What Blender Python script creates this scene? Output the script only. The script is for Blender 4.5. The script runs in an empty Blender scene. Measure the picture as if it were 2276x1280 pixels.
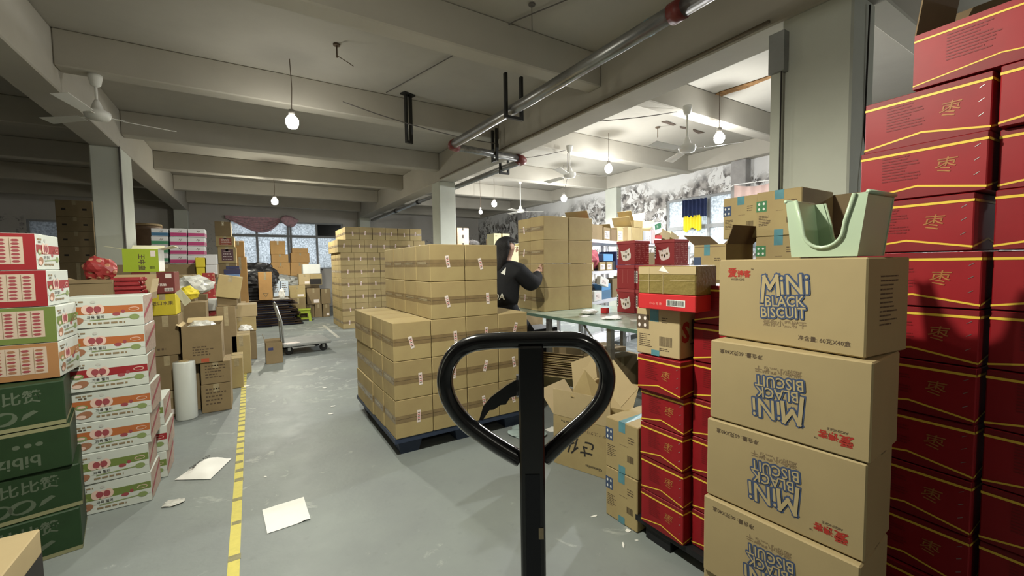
import bpy, bmesh, math, random
from math import sin, cos, pi, radians, atan2, hypot
from mathutils import Matrix, Vector
random.seed(7)
S = bpy.context.scene
C = S.collection
# ------------------------------------------------------------------ camera
F = 929.6; HC = 1.35
yaw, pit, rol = radians(31.946), radians(3.173), radians(-0.8416)
Rz = Matrix(((cos(yaw), -sin(yaw), 0), (sin(yaw), cos(yaw), 0), (0, 0, 1)))
Rx = Matrix(((1, 0, 0), (0, cos(pit), -sin(pit)), (0, sin(pit), cos(pit))))
Ry = Matrix(((cos(rol), 0, sin(rol)), (0, 1, 0), (-sin(rol), 0, cos(rol))))
RW = Ry @ Rx @ Rz                      # world -> camera (right, forward, up)
RI = RW.transposed()
cam = bpy.data.cameras.new('camera'); co = bpy.data.objects.new('camera', cam); C.objects.link(co)
r_, f_, u_ = RI @ Vector((1, 0, 0)), RI @ Vector((0, 1, 0)), RI @ Vector((0, 0, 1))
M = Matrix.Identity(4)
for i in range(3):
    M[i][0], M[i][1], M[i][2] = r_[i], u_[i], -f_[i]
M[2][3] = HC
co.matrix_world = M
cam.sensor_width = 36; cam.lens = F / 2276 * 36; cam.clip_start = .05; cam.clip_end = 100
S.camera = co
# ------------------------------------------------------------------ world, exposure, lights
S.view_settings.view_transform = 'Standard'; S.view_settings.look = 'None'
S.view_settings.gamma = 1; S.view_settings.use_curve_mapping = False
S.view_settings.exposure = 0.22
w = bpy.data.worlds.new('world'); S.world = w; w.use_nodes = True
w.node_tree.nodes['Background'].inputs[0].default_value = (.55, .62, .75, 1)
w.node_tree.nodes['Background'].inputs[1].default_value = .35
LAMPS = [  # x, y, z, watts, in view
    (.46, 5.30, 3.04, 85, 1, 'pendant bulb hanging under the cross beam in the middle bay'),
    (.51, 10.55, 2.88, 115, 1, 'pendant bulb hanging near the pink draped cloth at the rear'),
    (5.47, 3.40, 3.10, 150, 1, 'bright bulb beside the nearest fan in the right bay'),
    (5.47, 5.47, 3.10, 135, 1, 'bulb under the second cross beam of the right bay'),
    (6.28, 7.72, 2.95, 150, 1, 'large glowing bulb hanging below the second fan in the right bay'),
    (5.42, 9.50, 3.00, 110, 1, 'bulb glowing at the far end of the right bay beside the small fan'),
    (.05, 1.55, 3.04, 175, 0, 'bulb hanging above the aisle just over the camera'),
    (.45, -2.3, 3.04, 22, 0, 'unseen bulb added behind the camera as fill for the middle bay'),  # unseen bulb, added as weak ambient fill from behind
    (6.3, -.8, 3.04, 40, 0, 'bulb hanging behind the camera in the right bay')]
for x, y, z, pw, _, _l in LAMPS:
    for kind, k in (('SPOT', 1.4), ('POINT', .52 if x > 3 else .40 if y > 9 else .085)):      # LED bulbs: a dome that throws most of its light down and sideways
        l = bpy.data.lights.new('bulb_light', kind); l.energy = pw * k; l.shadow_soft_size = .05
        if kind == 'SPOT': l.spot_size = radians(178); l.spot_blend = .35
        l.color = (1, .97, .82) if x < 3 else (.97, .98, .98)
        o = bpy.data.objects.new('bulb_light', l); o.location = (x, y, z - .215); C.objects.link(o)
def area(loc, rot, sx, sy, pw, col):
    l = bpy.data.lights.new('daylight', 'AREA'); l.shape = 'RECTANGLE'; l.size = sx; l.size_y = sy; l.energy = pw; l.color = col
    o = bpy.data.objects.new('daylight', l); o.location = loc; o.rotation_euler = rot; C.objects.link(o)
area((1.0, 16.6, 2.1), (radians(-90), 0, 0), 3.4, 1.6, 65, (.93, .96, 1))
area((8.9, 5.6, 2.4), (0, radians(90), 0), 1.2, 2.2, 30, (.88, .94, 1))
area((4.6, 16.6, 2.3), (radians(-90), 0, 0), 1.6, .8, 25, (.85, .93, 1))
# ------------------------------------------------------------------ materials
MC = {}
def mat(name, col=(.5, .5, .5), rough=.7, metal=0, var=.0, scale=6, bump=0, bscale=40, rnd=0, coat=0, trans=0, alpha=1, dark=None, emit=0, stretch=(1, 1, 1)):
    if name in MC: return MC[name]
    m = bpy.data.materials.new(name); m.use_nodes = True; nt = m.node_tree; N, L = nt.nodes, nt.links
    b = N['Principled BSDF']; b.inputs['Roughness'].default_value = rough; b.inputs['Specular IOR Level'].default_value = .3 if rough > .35 and not metal else .5; b.inputs['Metallic'].default_value = metal
    c4 = (*col, 1); b.inputs['Base Color'].default_value = c4
    if coat: b.inputs['Coat Weight'].default_value = coat; b.inputs['Coat Roughness'].default_value = .15
    if trans: b.inputs['Transmission Weight'].default_value = trans; b.inputs['IOR'].default_value = 1.1
    if alpha < 1: b.inputs['Alpha'].default_value = alpha
    if emit: b.inputs['Emission Color'].default_value = c4; b.inputs['Emission Strength'].default_value = emit
    if var or bump or rnd:
        tc = N.new('ShaderNodeTexCoord'); mp = N.new('ShaderNodeMapping'); mp.inputs['Scale'].default_value = stretch
        L.new(tc.outputs['Object'], mp.inputs['Vector'])
    if var or rnd:
        out = None
        mx = N.new('ShaderNodeMix'); mx.data_type = 'RGBA'
        d = dark or tuple(c * (1 - var) for c in col)
        mx.inputs[6].default_value = (*d, 1); mx.inputs[7].default_value = c4
        if var:
            n = N.new('ShaderNodeTexNoise'); n.inputs['Scale'].default_value = scale; n.inputs['Detail'].default_value = 5; n.inputs['Roughness'].default_value = .6
            L.new(mp.outputs[0], n.inputs['Vector'])
            r = N.new('ShaderNodeMapRange'); r.inputs[1].default_value = .3; r.inputs[2].default_value = .62
            L.new(n.outputs[0], r.inputs[0]); L.new(r.outputs[0], mx.inputs[0])
        else: mx.inputs[0].default_value = 1
        out = mx.outputs[2]
        if rnd:
            oi = N.new('ShaderNodeObjectInfo'); h = N.new('ShaderNodeHueSaturation')
            r2 = N.new('ShaderNodeMapRange'); r2.inputs[3].default_value = 1 - rnd; r2.inputs[4].default_value = 1 + rnd
            L.new(oi.outputs['Random'], r2.inputs[0]); L.new(r2.outputs[0], h.inputs['Value']); L.new(out, h.inputs['Color']); out = h.outputs[0]
        L.new(out, b.inputs['Base Color'])
    if bump:
        n2 = N.new('ShaderNodeTexNoise'); n2.inputs['Scale'].default_value = bscale; n2.inputs['Detail'].default_value = 3
        L.new(mp.outputs[0], n2.inputs['Vector'])
        bp = N.new('ShaderNodeBump'); bp.inputs['Strength'].default_value = bump; bp.inputs['Distance'].default_value = .01
        L.new(n2.outputs[0], bp.inputs['Height']); L.new(bp.outputs[0], b.inputs['Normal'])
    MC[name] = m; return m
kraft = mat('kraft', (.40, .315, .150), .75, var=.10, scale=3, bump=.15, bscale=9, rnd=.06, dark=(.34, .255, .125))
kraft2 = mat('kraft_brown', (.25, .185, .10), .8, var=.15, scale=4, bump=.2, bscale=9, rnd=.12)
kraft3 = mat('kraft_orange', (.50, .30, .12), .8, var=.12, scale=4, bump=.2, bscale=9, rnd=.08)
kraft4 = mat('kraft_pale', (.46, .36, .20), .75, var=.08, scale=4, bump=.12, bscale=9, rnd=.04)
kraft5 = mat('kraft_biscuit', (.36, .28, .145), .72, var=.08, scale=3, bump=.1, bscale=6, rnd=.03)
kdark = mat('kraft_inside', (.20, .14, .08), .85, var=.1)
kedge = mat('card_edge', (.30, .22, .12), .9)
tapeb = mat('brown_tape', (.25, .18, .09), .28, var=.2, scale=14, bump=.3, bscale=30)
tapec = mat('clear_tape', (.40, .33, .20), .22, var=.25, scale=20, bump=.3, bscale=40)
tapeo = mat('olive_tape', (.23, .175, .055), .35, var=.12, scale=10, bump=.3, bscale=60)
tblue = mat('blue_tape', (.10, .27, .32), .3, var=.2, scale=20)
ink = mat('ink', (.10, .07, .045), .8)
inkd = mat('ink_black', (.03, .027, .025), .8)
inkb = mat('ink_blue', (.055, .08, .15), .8)
inkr = mat('ink_red', (.35, .03, .02), .8)
inkg = mat('ink_soft', (.22, .16, .09), .8)
sheet = mat('sticker_paper', (.82, .74, .70), .6)
stred = mat('sticker_red', (.55, .10, .10), .6)
white = mat('white_card', (.74, .76, .72), .5, var=.06, scale=5)
whitep = mat('white_paper', (.85, .85, .82), .6, var=.06, scale=5, bump=.3, bscale=7)
red = mat('red_card', (.27, .008, .013), .5, var=.18, scale=6, bump=.08, bscale=9, rnd=.08)
redd = mat('maroon_card', (.20, .010, .014), .5, var=.15, scale=6)
gold = mat('gold_print', (.75, .52, .06), .45)
goldf = mat('faded_gold', (.42, .17, .05), .5, var=.4, scale=40)
rinkt = mat('dark_red_print', (.17, .008, .01), .5)
black = mat('black_metal', (.006, .006, .007), .16, coat=.6)
blackm = mat('black_matt', (.018, .018, .02), .6, var=.3, scale=5)
galv = mat('galvanised', (.33, .33, .32), .32, metal=.75, var=.35, scale=8, stretch=(3, .6, 3))
steel = mat('steel', (.45, .46, .45), .3, metal=.8)
wpaint = mat('white_paint', (.72, .72, .68), .45)
gpaint = mat('grey_paint', (.30, .31, .30), .5, var=.2)
rubber = mat('rubber', (.02, .02, .02), .8)
plaster = mat('ceiling_plaster', (.40, .38, .33), .9, var=.10, scale=1.1, bump=.15, bscale=5)
beamm = mat('beam_plaster', (.43, .405, .345), .9, var=.10, scale=1.4, bump=.2, bscale=4)
colm = mat('column_plaster', (.55, .57, .50), .85, var=.08, scale=2.5, bump=.1, bscale=5)
def wallmat(name, z0, z1, base=(.60, .59, .57), amount=.5):
    m = mat(name, base, .9, var=.07, scale=2, bump=.15, bscale=6); nt = m.node_tree; N, L = nt.nodes, nt.links
    b = N['Principled BSDF']; src = b.inputs['Base Color'].links[0].from_socket
    g = N.new('ShaderNodeNewGeometry'); sp = N.new('ShaderNodeSeparateXYZ'); L.new(g.outputs['Position'], sp.inputs[0])
    n = N.new('ShaderNodeTexNoise'); n.inputs['Scale'].default_value = 3.2; n.inputs['Detail'].default_value = 9; n.inputs['Roughness'].default_value = .68; n.inputs['Distortion'].default_value = 1.6
    L.new(g.outputs['Position'], n.inputs['Vector'])
    lo = N.new('ShaderNodeTexNoise'); lo.inputs['Scale'].default_value = .9; L.new(g.outputs['Position'], lo.inputs['Vector'])
    mz = N.new('ShaderNodeMath'); mz.operation = 'MULTIPLY_ADD'; mz.inputs[1].default_value = 1.1; L.new(lo.outputs[0], mz.inputs[0]); L.new(sp.outputs[2], mz.inputs[2])
    r1 = N.new('ShaderNodeMapRange'); r1.inputs[1].default_value = z1 + .5; r1.inputs[2].default_value = z1 + .8; r1.inputs[3].default_value = 1; r1.inputs[4].default_value = 0
    L.new(mz.outputs[0], r1.inputs[0])
    r2 = N.new('ShaderNodeMapRange'); r2.inputs[1].default_value = 1 - amount; r2.inputs[2].default_value = 1 - amount + .035
    L.new(n.outputs[0], r2.inputs[0])
    mu = N.new('ShaderNodeMath'); mu.operation = 'MULTIPLY'; L.new(r1.outputs[0], mu.inputs[0]); L.new(r2.outputs[0], mu.inputs[1])
    mx = N.new('ShaderNodeMix'); mx.data_type = 'RGBA'; L.new(mu.outputs[0], mx.inputs[0]); L.new(src, mx.inputs[6])
    cr = N.new('ShaderNodeTexNoise'); cr.inputs['Scale'].default_value = 7; L.new(g.outputs['Position'], cr.inputs['Vector'])
    m2 = N.new('ShaderNodeMix'); m2.data_type = 'RGBA'; m2.inputs[6].default_value = (.10, .095, .09, 1); m2.inputs[7].default_value = (.38, .36, .34, 1)
    rr = N.new('ShaderNodeMapRange'); rr.inputs[1].default_value = .4; rr.inputs[2].default_value = .6; L.new(cr.outputs[0], rr.inputs[0]); L.new(rr.outputs[0], m2.inputs[0])
    L.new(m2.outputs[2], mx.inputs[7]); L.new(mx.outputs[2], b.inputs['Base Color'])
    return m
wallr = wallmat('mouldy_wall', 1.0, 3.0, (.70, .70, .69), .53)
wallb = wallmat('rear_wall', 1.0, 2.6, (.46, .44, .40), .42)
def floormat():
    m = mat('painted_concrete', (.238, .266, .256), .5, var=.16, scale=1.2, bump=.12, bscale=25, dark=(.195, .212, .215)); nt = m.node_tree; N, L = nt.nodes, nt.links
    b = N['Principled BSDF']; src = b.inputs['Base Color'].links[0].from_socket
    g = N.new('ShaderNodeNewGeometry'); sp = N.new('ShaderNodeSeparateXYZ'); L.new(g.outputs['Position'], sp.inputs[0])
    # pale worn scuffs, strongest in the trafficked middle of the aisle
    n = N.new('ShaderNodeTexNoise'); n.inputs['Scale'].default_value = 4.5; n.inputs['Detail'].default_value = 8; n.inputs['Roughness'].default_value = .66; n.inputs['Distortion'].default_value = .8
    L.new(g.outputs['Position'], n.inputs['Vector'])
    n3 = N.new('ShaderNodeTexNoise'); n3.inputs['Scale'].default_value = .55; L.new(g.outputs['Position'], n3.inputs['Vector'])
    ad = N.new('ShaderNodeMath'); ad.operation = 'MULTIPLY_ADD'; ad.inputs[1].default_value = .35; L.new(n3.outputs[0], ad.inputs[0]); L.new(n.outputs[0], ad.inputs[2])
    r = N.new('ShaderNodeMapRange'); ty = N.new('ShaderNodeMapRange'); ty.inputs[1].default_value = 2.5; ty.inputs[2].default_value = 5.5; ty.inputs[3].default_value = -.05; ty.inputs[4].default_value = .035; L.new(sp.outputs[1], ty.inputs[0])
    a2 = N.new('ShaderNodeMath'); a2.operation = 'ADD'; L.new(ad.outputs[0], a2.inputs[0]); L.new(ty.outputs[0], a2.inputs[1])
    r.inputs[1].default_value = .76; r.inputs[2].default_value = .86; r.inputs[4].default_value = .6; L.new(a2.outputs[0], r.inputs[0])
    mx = N.new('ShaderNodeMix'); mx.data_type = 'RGBA'; mx.inputs[7].default_value = (.50, .52, .49, 1); L.new(r.outputs[0], mx.inputs[0]); L.new(src, mx.inputs[6])
    nd = N.new('ShaderNodeTexNoise'); nd.inputs['Scale'].default_value = 14; nd.inputs['Detail'].default_value = 6; L.new(g.outputs['Position'], nd.inputs['Vector'])
    rd = N.new('ShaderNodeMapRange'); rd.inputs[1].default_value = .62; rd.inputs[2].default_value = .75; rd.inputs[4].default_value = .25; L.new(nd.outputs[0], rd.inputs[0])
    m2 = N.new('ShaderNodeMix'); m2.data_type = 'RGBA'; m2.inputs[7].default_value = (.14, .145, .14, 1); L.new(rd.outputs[0], m2.inputs[0]); L.new(mx.outputs[2], m2.inputs[6])
    L.new(m2.outputs[2], b.inputs['Base Color'])
    rf = N.new('ShaderNodeMapRange'); rf.inputs[3].default_value = .35; rf.inputs[4].default_value = .65; L.new(n.outputs[0], rf.inputs[0]); L.new(rf.outputs[0], b.inputs['Roughness'])
    return m
floorm = floormat()
def dotmat(name, base, dot, sc, thr=.25):
    m = mat(name, base, .45); N, L = m.node_tree.nodes, m.node_tree.links; b = N['Principled BSDF']
    tc = N.new('ShaderNodeTexCoord'); v = N.new('ShaderNodeTexVoronoi'); v.inputs['Scale'].default_value = sc; v.inputs['Randomness'].default_value = .25
    L.new(tc.outputs['Object'], v.inputs['Vector'])
    r = N.new('ShaderNodeMapRange'); r.inputs[1].default_value = thr; r.inputs[2].default_value = thr + .06; L.new(v.outputs['Distance'], r.inputs[0])
    mx = N.new('ShaderNodeMix'); mx.data_type = 'RGBA'; mx.inputs[6].default_value = (*dot, 1); mx.inputs[7].default_value = (*base, 1)
    L.new(r.outputs[0], mx.inputs[0]); L.new(mx.outputs[2], b.inputs['Base Color']); return m
giftm = dotmat('gift_red_dots', (.30, .035, .04), (.55, .24, .22), 46, .27)
# ------------------------------------------------------------------ mesh helpers
def mesh(name, V, Fc, ms, mi=None, smooth=False):
    me = bpy.data.meshes.new(name); me.from_pydata(V, [], Fc)
    for m in (ms if isinstance(ms, (list, tuple)) else [ms]): me.materials.append(m)
    if mi: me.polygons.foreach_set('material_index', mi)
    if smooth: me.polygons.foreach_set('use_smooth', [True] * len(me.polygons))
    me.update(); return me
class G:
    """collects geometry for one mesh object"""
    def __init__(s): s.V = []; s.F = []; s.M = []; s.ms = []
    def mi(s, m):
        if m not in s.ms: s.ms.append(m)
        return s.ms.index(m)
    def add(s, V, Fc, m, T=None):
        o = len(s.V); s.V += [tuple(T @ Vector(v)) if T else tuple(v) for v in V]
        s.F += [tuple(o + i for i in f) for f in Fc]; s.M += [s.mi(m)] * len(Fc); return s
    def box(s, a, b, m, T=None, bev=0):
        x0, y0, z0 = a; x1, y1, z1 = b
        if bev:
            bm = bmesh.new(); bmesh.ops.create_cube(bm, size=1)
            for v in bm.verts: v.co = Vector(((x0 + x1) / 2 + v.co.x * (x1 - x0), (y0 + y1) / 2 + v.co.y * (y1 - y0), (z0 + z1) / 2 + v.co.z * (z1 - z0)))
            bmesh.ops.bevel(bm, geom=bm.edges[:], offset=bev, segments=1, affect='EDGES')
            bm.verts.index_update(); s.add([v.co[:] for v in bm.verts], [[v.index for v in f.verts] for f in bm.faces], m, T); bm.free(); return s
        return s.add([(x0, y0, z0), (x1, y0, z0), (x1, y1, z0), (x0, y1, z0), (x0, y0, z1), (x1, y0, z1), (x1, y1, z1), (x0, y1, z1)],
                     [(0, 3, 2, 1), (4, 5, 6, 7), (0, 1, 5, 4), (1, 2, 6, 5), (2, 3, 7, 6), (3, 0, 4, 7)], m, T)
    def tube(s, P, r, m, n=10, cap=True, T=None):
        P = [Vector(p) for p in P]; R = r if isinstance(r, (list, tuple)) else [r] * len(P)
        V = []; Fc = []; up = None
        for i, p in enumerate(P):
            d = (P[min(i + 1, len(P) - 1)] - P[max(i - 1, 0)]).normalized()
            if up is None: up = d.orthogonal().normalized()
            up = (up - d * up.dot(d)).normalized(); sd = d.cross(up)
            V += [p + (up * cos(2 * pi * k / n) + sd * sin(2 * pi * k / n)) * R[i] for k in range(n)]
        for i in range(len(P) - 1):
            for k in range(n): a = i * n + k; b = i * n + (k + 1) % n; Fc.append((a, b, b + n, a + n))
        if cap: Fc += [tuple(range(n))[::-1], tuple((len(P) - 1) * n + k for k in range(n))]
        return s.add(V, Fc, m, T)
    def lathe(s, prof, m, n=20, T=None):
        V = []; Fc = []
        for r, z in prof: V += [(r * cos(2 * pi * k / n), r * sin(2 * pi * k / n), z) for k in range(n)]
        for i in range(len(prof) - 1):
            for k in range(n): a = i * n + k; b = i * n + (k + 1) % n; Fc.append((a, b, b + n, a + n))
        Fc += [tuple(range(n))[::-1], tuple((len(prof) - 1) * n + k for k in range(n))]
        return s.add(V, Fc, m, T)
    def mesh(s, name, smooth=False): return mesh(name, s.V, s.F, s.ms, s.M, smooth)
def link(name, me, parent=None, loc=(0, 0, 0), rz=0, label=None):
    o = bpy.data.objects.new(name, me); C.objects.link(o); o.location = loc; o.rotation_euler = (0, 0, rz)
    if parent: o.parent = parent
    if label: o['label'] = label
    return o
def tag(o, label, cat, group=None):
    o['label'] = label; o['category'] = cat
    if group: o['group'] = group
    return o
def thing(name, label, cat, loc=(0, 0, 0), rz=0, group=None, rx=0, ry=0):
    o = bpy.data.objects.new(name, None); C.objects.link(o); o.location = loc; o.rotation_euler = (rx, ry, rz); o.empty_display_size = .1
    return tag(o, label, cat, group)
def struct(name, g, parent=None):
    o = link(name, g.mesh(name) if isinstance(g, G) else g, parent)
    if not parent: o['kind'] = 'structure'
    return o
_tc = {}
def textpoly(s, size=1.0, off=0.0, align='CENTER', shear=0):
    k = (s, off, align, shear)
    if k not in _tc:
        c = bpy.data.curves.new('t', 'FONT'); c.body = s; c.size = 1; c.offset = off; c.resolution_u = 2; c.align_x = align; c.shear = shear; c.space_line = .9
        o = bpy.data.objects.new('t', c); C.objects.link(o)
        dg = bpy.context.evaluated_depsgraph_get(); me = bpy.data.meshes.new_from_object(o.evaluated_get(dg))
        _tc[k] = ([v.co[:] for v in me.vertices], [tuple(p.vertices) for p in me.polygons])
        bpy.data.objects.remove(o); bpy.data.curves.remove(c); bpy.data.meshes.remove(me)
    V, Fc = _tc[k]; return [(x * size, y * size) for x, y, z in V], Fc
SUB = {'lettering_fill': 'lettering', 'panel_print': 'printed_panel', 'band_print': 'black_band', 'seam': 'tape', 'barcode': 'barcode_label', 'chart': 'colour_panel', 'torn_patch': 'top_strip', 'red_mark': 'body'}
# ---------- K: a kind of box; parts are shared meshes placed under an Empty
class K:
    def __init__(s, w, d, h): s.w, s.d, s.h = w, d, h; s.P = {}; s.O = []; s.cache = None
    def g(s, part):
        if part not in s.P: s.P[part] = G(); s.O.append(part)
        return s.P[part]
    def face(s, f, off):
        w, d, h = s.w, s.d, s.h
        o, U, Vv, Nn = {'front': ((-w / 2, -d / 2, 0), (1, 0, 0), (0, 0, 1), (0, -1, 0)), 'right': ((w / 2, -d / 2, 0), (0, 1, 0), (0, 0, 1), (1, 0, 0)),
                        'back': ((w / 2, d / 2, 0), (-1, 0, 0), (0, 0, 1), (0, 1, 0)), 'left': ((-w / 2, d / 2, 0), (0, -1, 0), (0, 0, 1), (-1, 0, 0)),
                        'top': ((-w / 2, -d / 2, h), (1, 0, 0), (0, 1, 0), (0, 0, 1))}[f]
        return Vector(o) + Vector(Nn) * off, Vector(U), Vector(Vv)
    def fw(s, f): return s.w if f in ('front', 'back', 'top') else s.d
    def body(s, m, bev=.004): s.g('body').box((-s.w / 2, -s.d / 2, 0), (s.w / 2, s.d / 2, s.h), m, bev=bev); return s
    def poly(s, part, m, f, pts, lay=1):
        o, U, Vv = s.face(f, .0006 * lay); s.g(part).add([o + U * u + Vv * v for u, v in pts], [tuple(range(len(pts)))], m); return s
    def rect(s, part, m, f, u0, v0, u1, v1, lay=1): return s.poly(part, m, f, [(u0, v0), (u1, v0), (u1, v1), (u0, v1)], lay)
    def rrect(s, part, m, f, cu, cv, w, h, a, lay=1):
        ca, sa = cos(a), sin(a)
        return s.poly(part, m, f, [(cu + x * ca - y * sa, cv + x * sa + y * ca) for x, y in ((-w / 2, -h / 2), (w / 2, -h / 2), (w / 2, h / 2), (-w / 2, h / 2))], lay)
    def ell(s, part, m, f, cu, cv, a, b, lay=1, n=16, rot=0):
        return s.poly(part, m, f, [(cu + a * cos(t) * cos(rot) - b * sin(t) * sin(rot), cv + a * cos(t) * sin(rot) + b * sin(t) * cos(rot)) for t in [2 * pi * i / n for i in range(n)]], lay)
    def text(s, part, m, f, st, cu, cv, size, rot=0, off=0.0, lay=1, align='CENTER', sx=1, shear=0):
        P, Fc = textpoly(st, size, off, align, shear); o, U, Vv = s.face(f, .0006 * lay); ca, sa = cos(rot), sin(rot)
        s.g(part).add([o + U * (cu + x * sx * ca - y * sa) + Vv * (cv + x * sx * sa + y * ca) for x, y in P], Fc, m); return s
    def lines(s, part, m, f, u0, v0, u1, n, pitch, h, lay=1):
        for i in range(n):
            L = (u1 - u0) * random.uniform(.6, 1); u = u0
            while u < u0 + L - .002:
                e = min(u + random.uniform(.01, .03), u0 + L); s.rect(part, m, f, u, v0 - i * pitch, e, v0 - i * pitch + h, lay); u = e + h * .7
        return s
    def barcode(s, part, f, u, v, w, h, lay=1, bg=None, m=None):
        if bg: s.rect('barcode_label', bg, f, u - w * .08, v - h * .15, u + w * 1.08, v + h * 1.15, lay); lay += 1
        x = u
        while x < u + w:
            t = random.choice((.012, .02, .035)) * w; s.rect(part, m or inkd, f, x, v, min(x + t, u + w), v + h, lay); x += t + random.choice((.015, .03)) * w
        return s
    def open(s, m, mi=None, t=.004, flaps=(), fl=None, fm=None):
        """open-topped shell; flaps: list of (side, angle from vertical outwards in degrees, length factor)"""
        w, d, h = s.w / 2, s.d / 2, s.h; g = s.g('body'); mi = mi or kdark
        g.box((-w, -d, 0), (w, d, t), m)
        g.box((-w, -d, t), (-w + t, d, h), m); g.box((w - t, -d, t), (w, d, h), m); g.box((-w + t, -d, t), (w - t, -d + t, h), m); g.box((-w + t, d - t, t), (w - t, d, h), m)
        for i, (sd, ang, lf) in enumerate(flaps):
            gg = G(); a = radians(ang); ln = (min(s.w, s.d) / 2) * lf
            hw = (w if sd in ('front', 'back') else d) - .004
            V = [(-hw, 0, 0), (hw, 0, 0), (hw, sin(a) * ln, cos(a) * ln), (-hw, sin(a) * ln, cos(a) * ln)]
            nrm = Vector((0, cos(a), -sin(a))) * .004
            V2 = [tuple(Vector(v) + nrm) for v in V]
            R = {'back': 0, 'front': pi, 'left': pi / 2, 'right': -pi / 2}[sd]
            T = Matrix.Translation({'back': (0, d - .002, h + .001), 'front': (0, -d + .002, h + .001), 'left': (-w + .002, 0, h + .001), 'right': (w - .002, 0, h + .001)}[sd]) @ Matrix.Rotation(R, 4, 'Z')
            gg.add(V + V2, [(0, 1, 2, 3), (7, 6, 5, 4), (0, 4, 5, 1), (1, 5, 6, 2), (2, 6, 7, 3), (3, 7, 4, 0)], fm or m, T)
            s.P['flap#%d' % i] = gg; s.O.append('flap#%d' % i)
        return s
    def put(s, name, label, cat, loc, rz=0, group=None, rx=0, ry=0, skip=()):
        if s.cache is None: s.cache = [(p.split('#')[0], s.P[p].mesh(p.split('#')[0])) for p in s.O]
        t = thing(name, label, cat, loc, rz, group, rx, ry)
        made = {}
        for p, me in s.cache:
            if p in skip: continue
            made[p] = link(p, me, made.get(SUB.get(p), t))
        return t
# ---------- rays: used only to read positions on known planes
def ray(px, py): return RI @ Vector(((px - 1138) / F, 1, -(py - 640) / F))
def onY(px, py, Y): d = ray(px, py); return Vector((0, 0, HC)) + d * (Y / d.y)
def onX(px, py, X): d = ray(px, py); return Vector((0, 0, HC)) + d * (X / d.x)
def onZ(px, py, Z): d = ray(px, py); return Vector((0, 0, HC)) + d * ((Z - HC) / d.z)
def atD(px, py, D): return Vector((0, 0, HC)) + ray(px, py) * D
ORD = ['bottom', 'second', 'third', 'fourth', 'fifth', 'sixth', 'seventh', 'eighth', 'ninth', 'tenth', 'top']
# ================================================================== STRUCTURE
Z1, ZJ, ZB = 3.65, 3.3, 3.1
XW, YW, XL, YF = 8.3, 15.95, -6.2, -6.5
struct('floor', G().box((XL - .2, YF - .2, -.1), (XW + .2, YW + .2, 0), floorm))
struct('ceiling', G().box((XL - .2, YF - .2, Z1), (XW + .2, YW + .2, Z1 + .15), plaster))
def wall_open(name, axis, c, a0, a1, holes, m, t=.2):
    """wall along an axis with rectangular openings (a0,a1,z0,z1)"""
    g = G(); xs = sorted({a0, a1, *[h[0] for h in holes], *[h[1] for h in holes]}); zs = sorted({0, Z1, *[h[2] for h in holes], *[h[3] for h in holes]})
    for i in range(len(xs) - 1):
        for j in range(len(zs) - 1):
            mx, mz = (xs[i] + xs[i + 1]) / 2, (zs[j] + zs[j + 1]) / 2
            if any(h[0] < mx < h[1] and h[2] < mz < h[3] for h in holes): continue
            if axis == 'x': g.box((xs[i], c, zs[j]), (xs[i + 1], c + t, zs[j + 1]), m)
            else: g.box((c, xs[i], zs[j]), (c + t, xs[i + 1], zs[j + 1]), m)
    return struct(name, g)
W1 = (-.52, 2.85, 1.3, 2.9); W2 = (3.95, 5.4, 1.9, 2.75); W3 = (4.35, 6.45, 1.5, 2.78); W0 = (-4.9, -3.9, 1.9, 2.72)
wall_open('wall_back', 'x', YW, XL, XW, [W1, W2, W0], wallb)
wall_open('wall_right', 'y', XW, YF, YW, [W3], wallr)
struct('wall_left', G().box((XL - .2, YF, 0), (XL, YW, Z1), wallb))
struct('wall_front', G().box((XL, YF - .2, 0), (XW, YF, Z1), wallb))
# windows: frame with bars, frosted film panes
frost = bpy.data.materials.new('frosted_film'); frost.use_nodes = True
_N, _L = frost.node_tree.nodes, frost.node_tree.links; _N.remove(_N['Principled BSDF'])
_a = _N.new('ShaderNodeBsdfTranslucent'); _b = _N.new('ShaderNodeBsdfDiffuse'); _m = _N.new('ShaderNodeMixShader'); _m.inputs[0].default_value = .5
_v = _N.new('ShaderNodeTexNoise'); _v.inputs['Scale'].default_value = 22; _v.inputs['Detail'].default_value = 6; _tcn = _N.new('ShaderNodeTexCoord'); _L.new(_tcn.outputs['Object'], _v.inputs['Vector'])
_r = _N.new('ShaderNodeValToRGB'); _r.color_ramp.elements[0].position = .35; _r.color_ramp.elements[0].color = (.50, .54, .56, 1); _r.color_ramp.elements[1].position = .6; _r.color_ramp.elements[1].color = (.86, .9, .92, 1)
_L.new(_v.outputs[0], _r.inputs[0]); _L.new(_r.outputs[0], _a.inputs[0]); _L.new(_r.outputs[0], _b.inputs[0]); _L.new(_a.outputs[0], _m.inputs[1]); _L.new(_b.outputs[0], _m.inputs[2]); _L.new(_m.outputs[0], _N['Material Output'].inputs[0])
darkglass = mat('dark_glass', (.01, .012, .015), .12)
fgrey = mat('window_frame_grey', (.30, .31, .31), .5, var=.15, scale=4)
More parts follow.
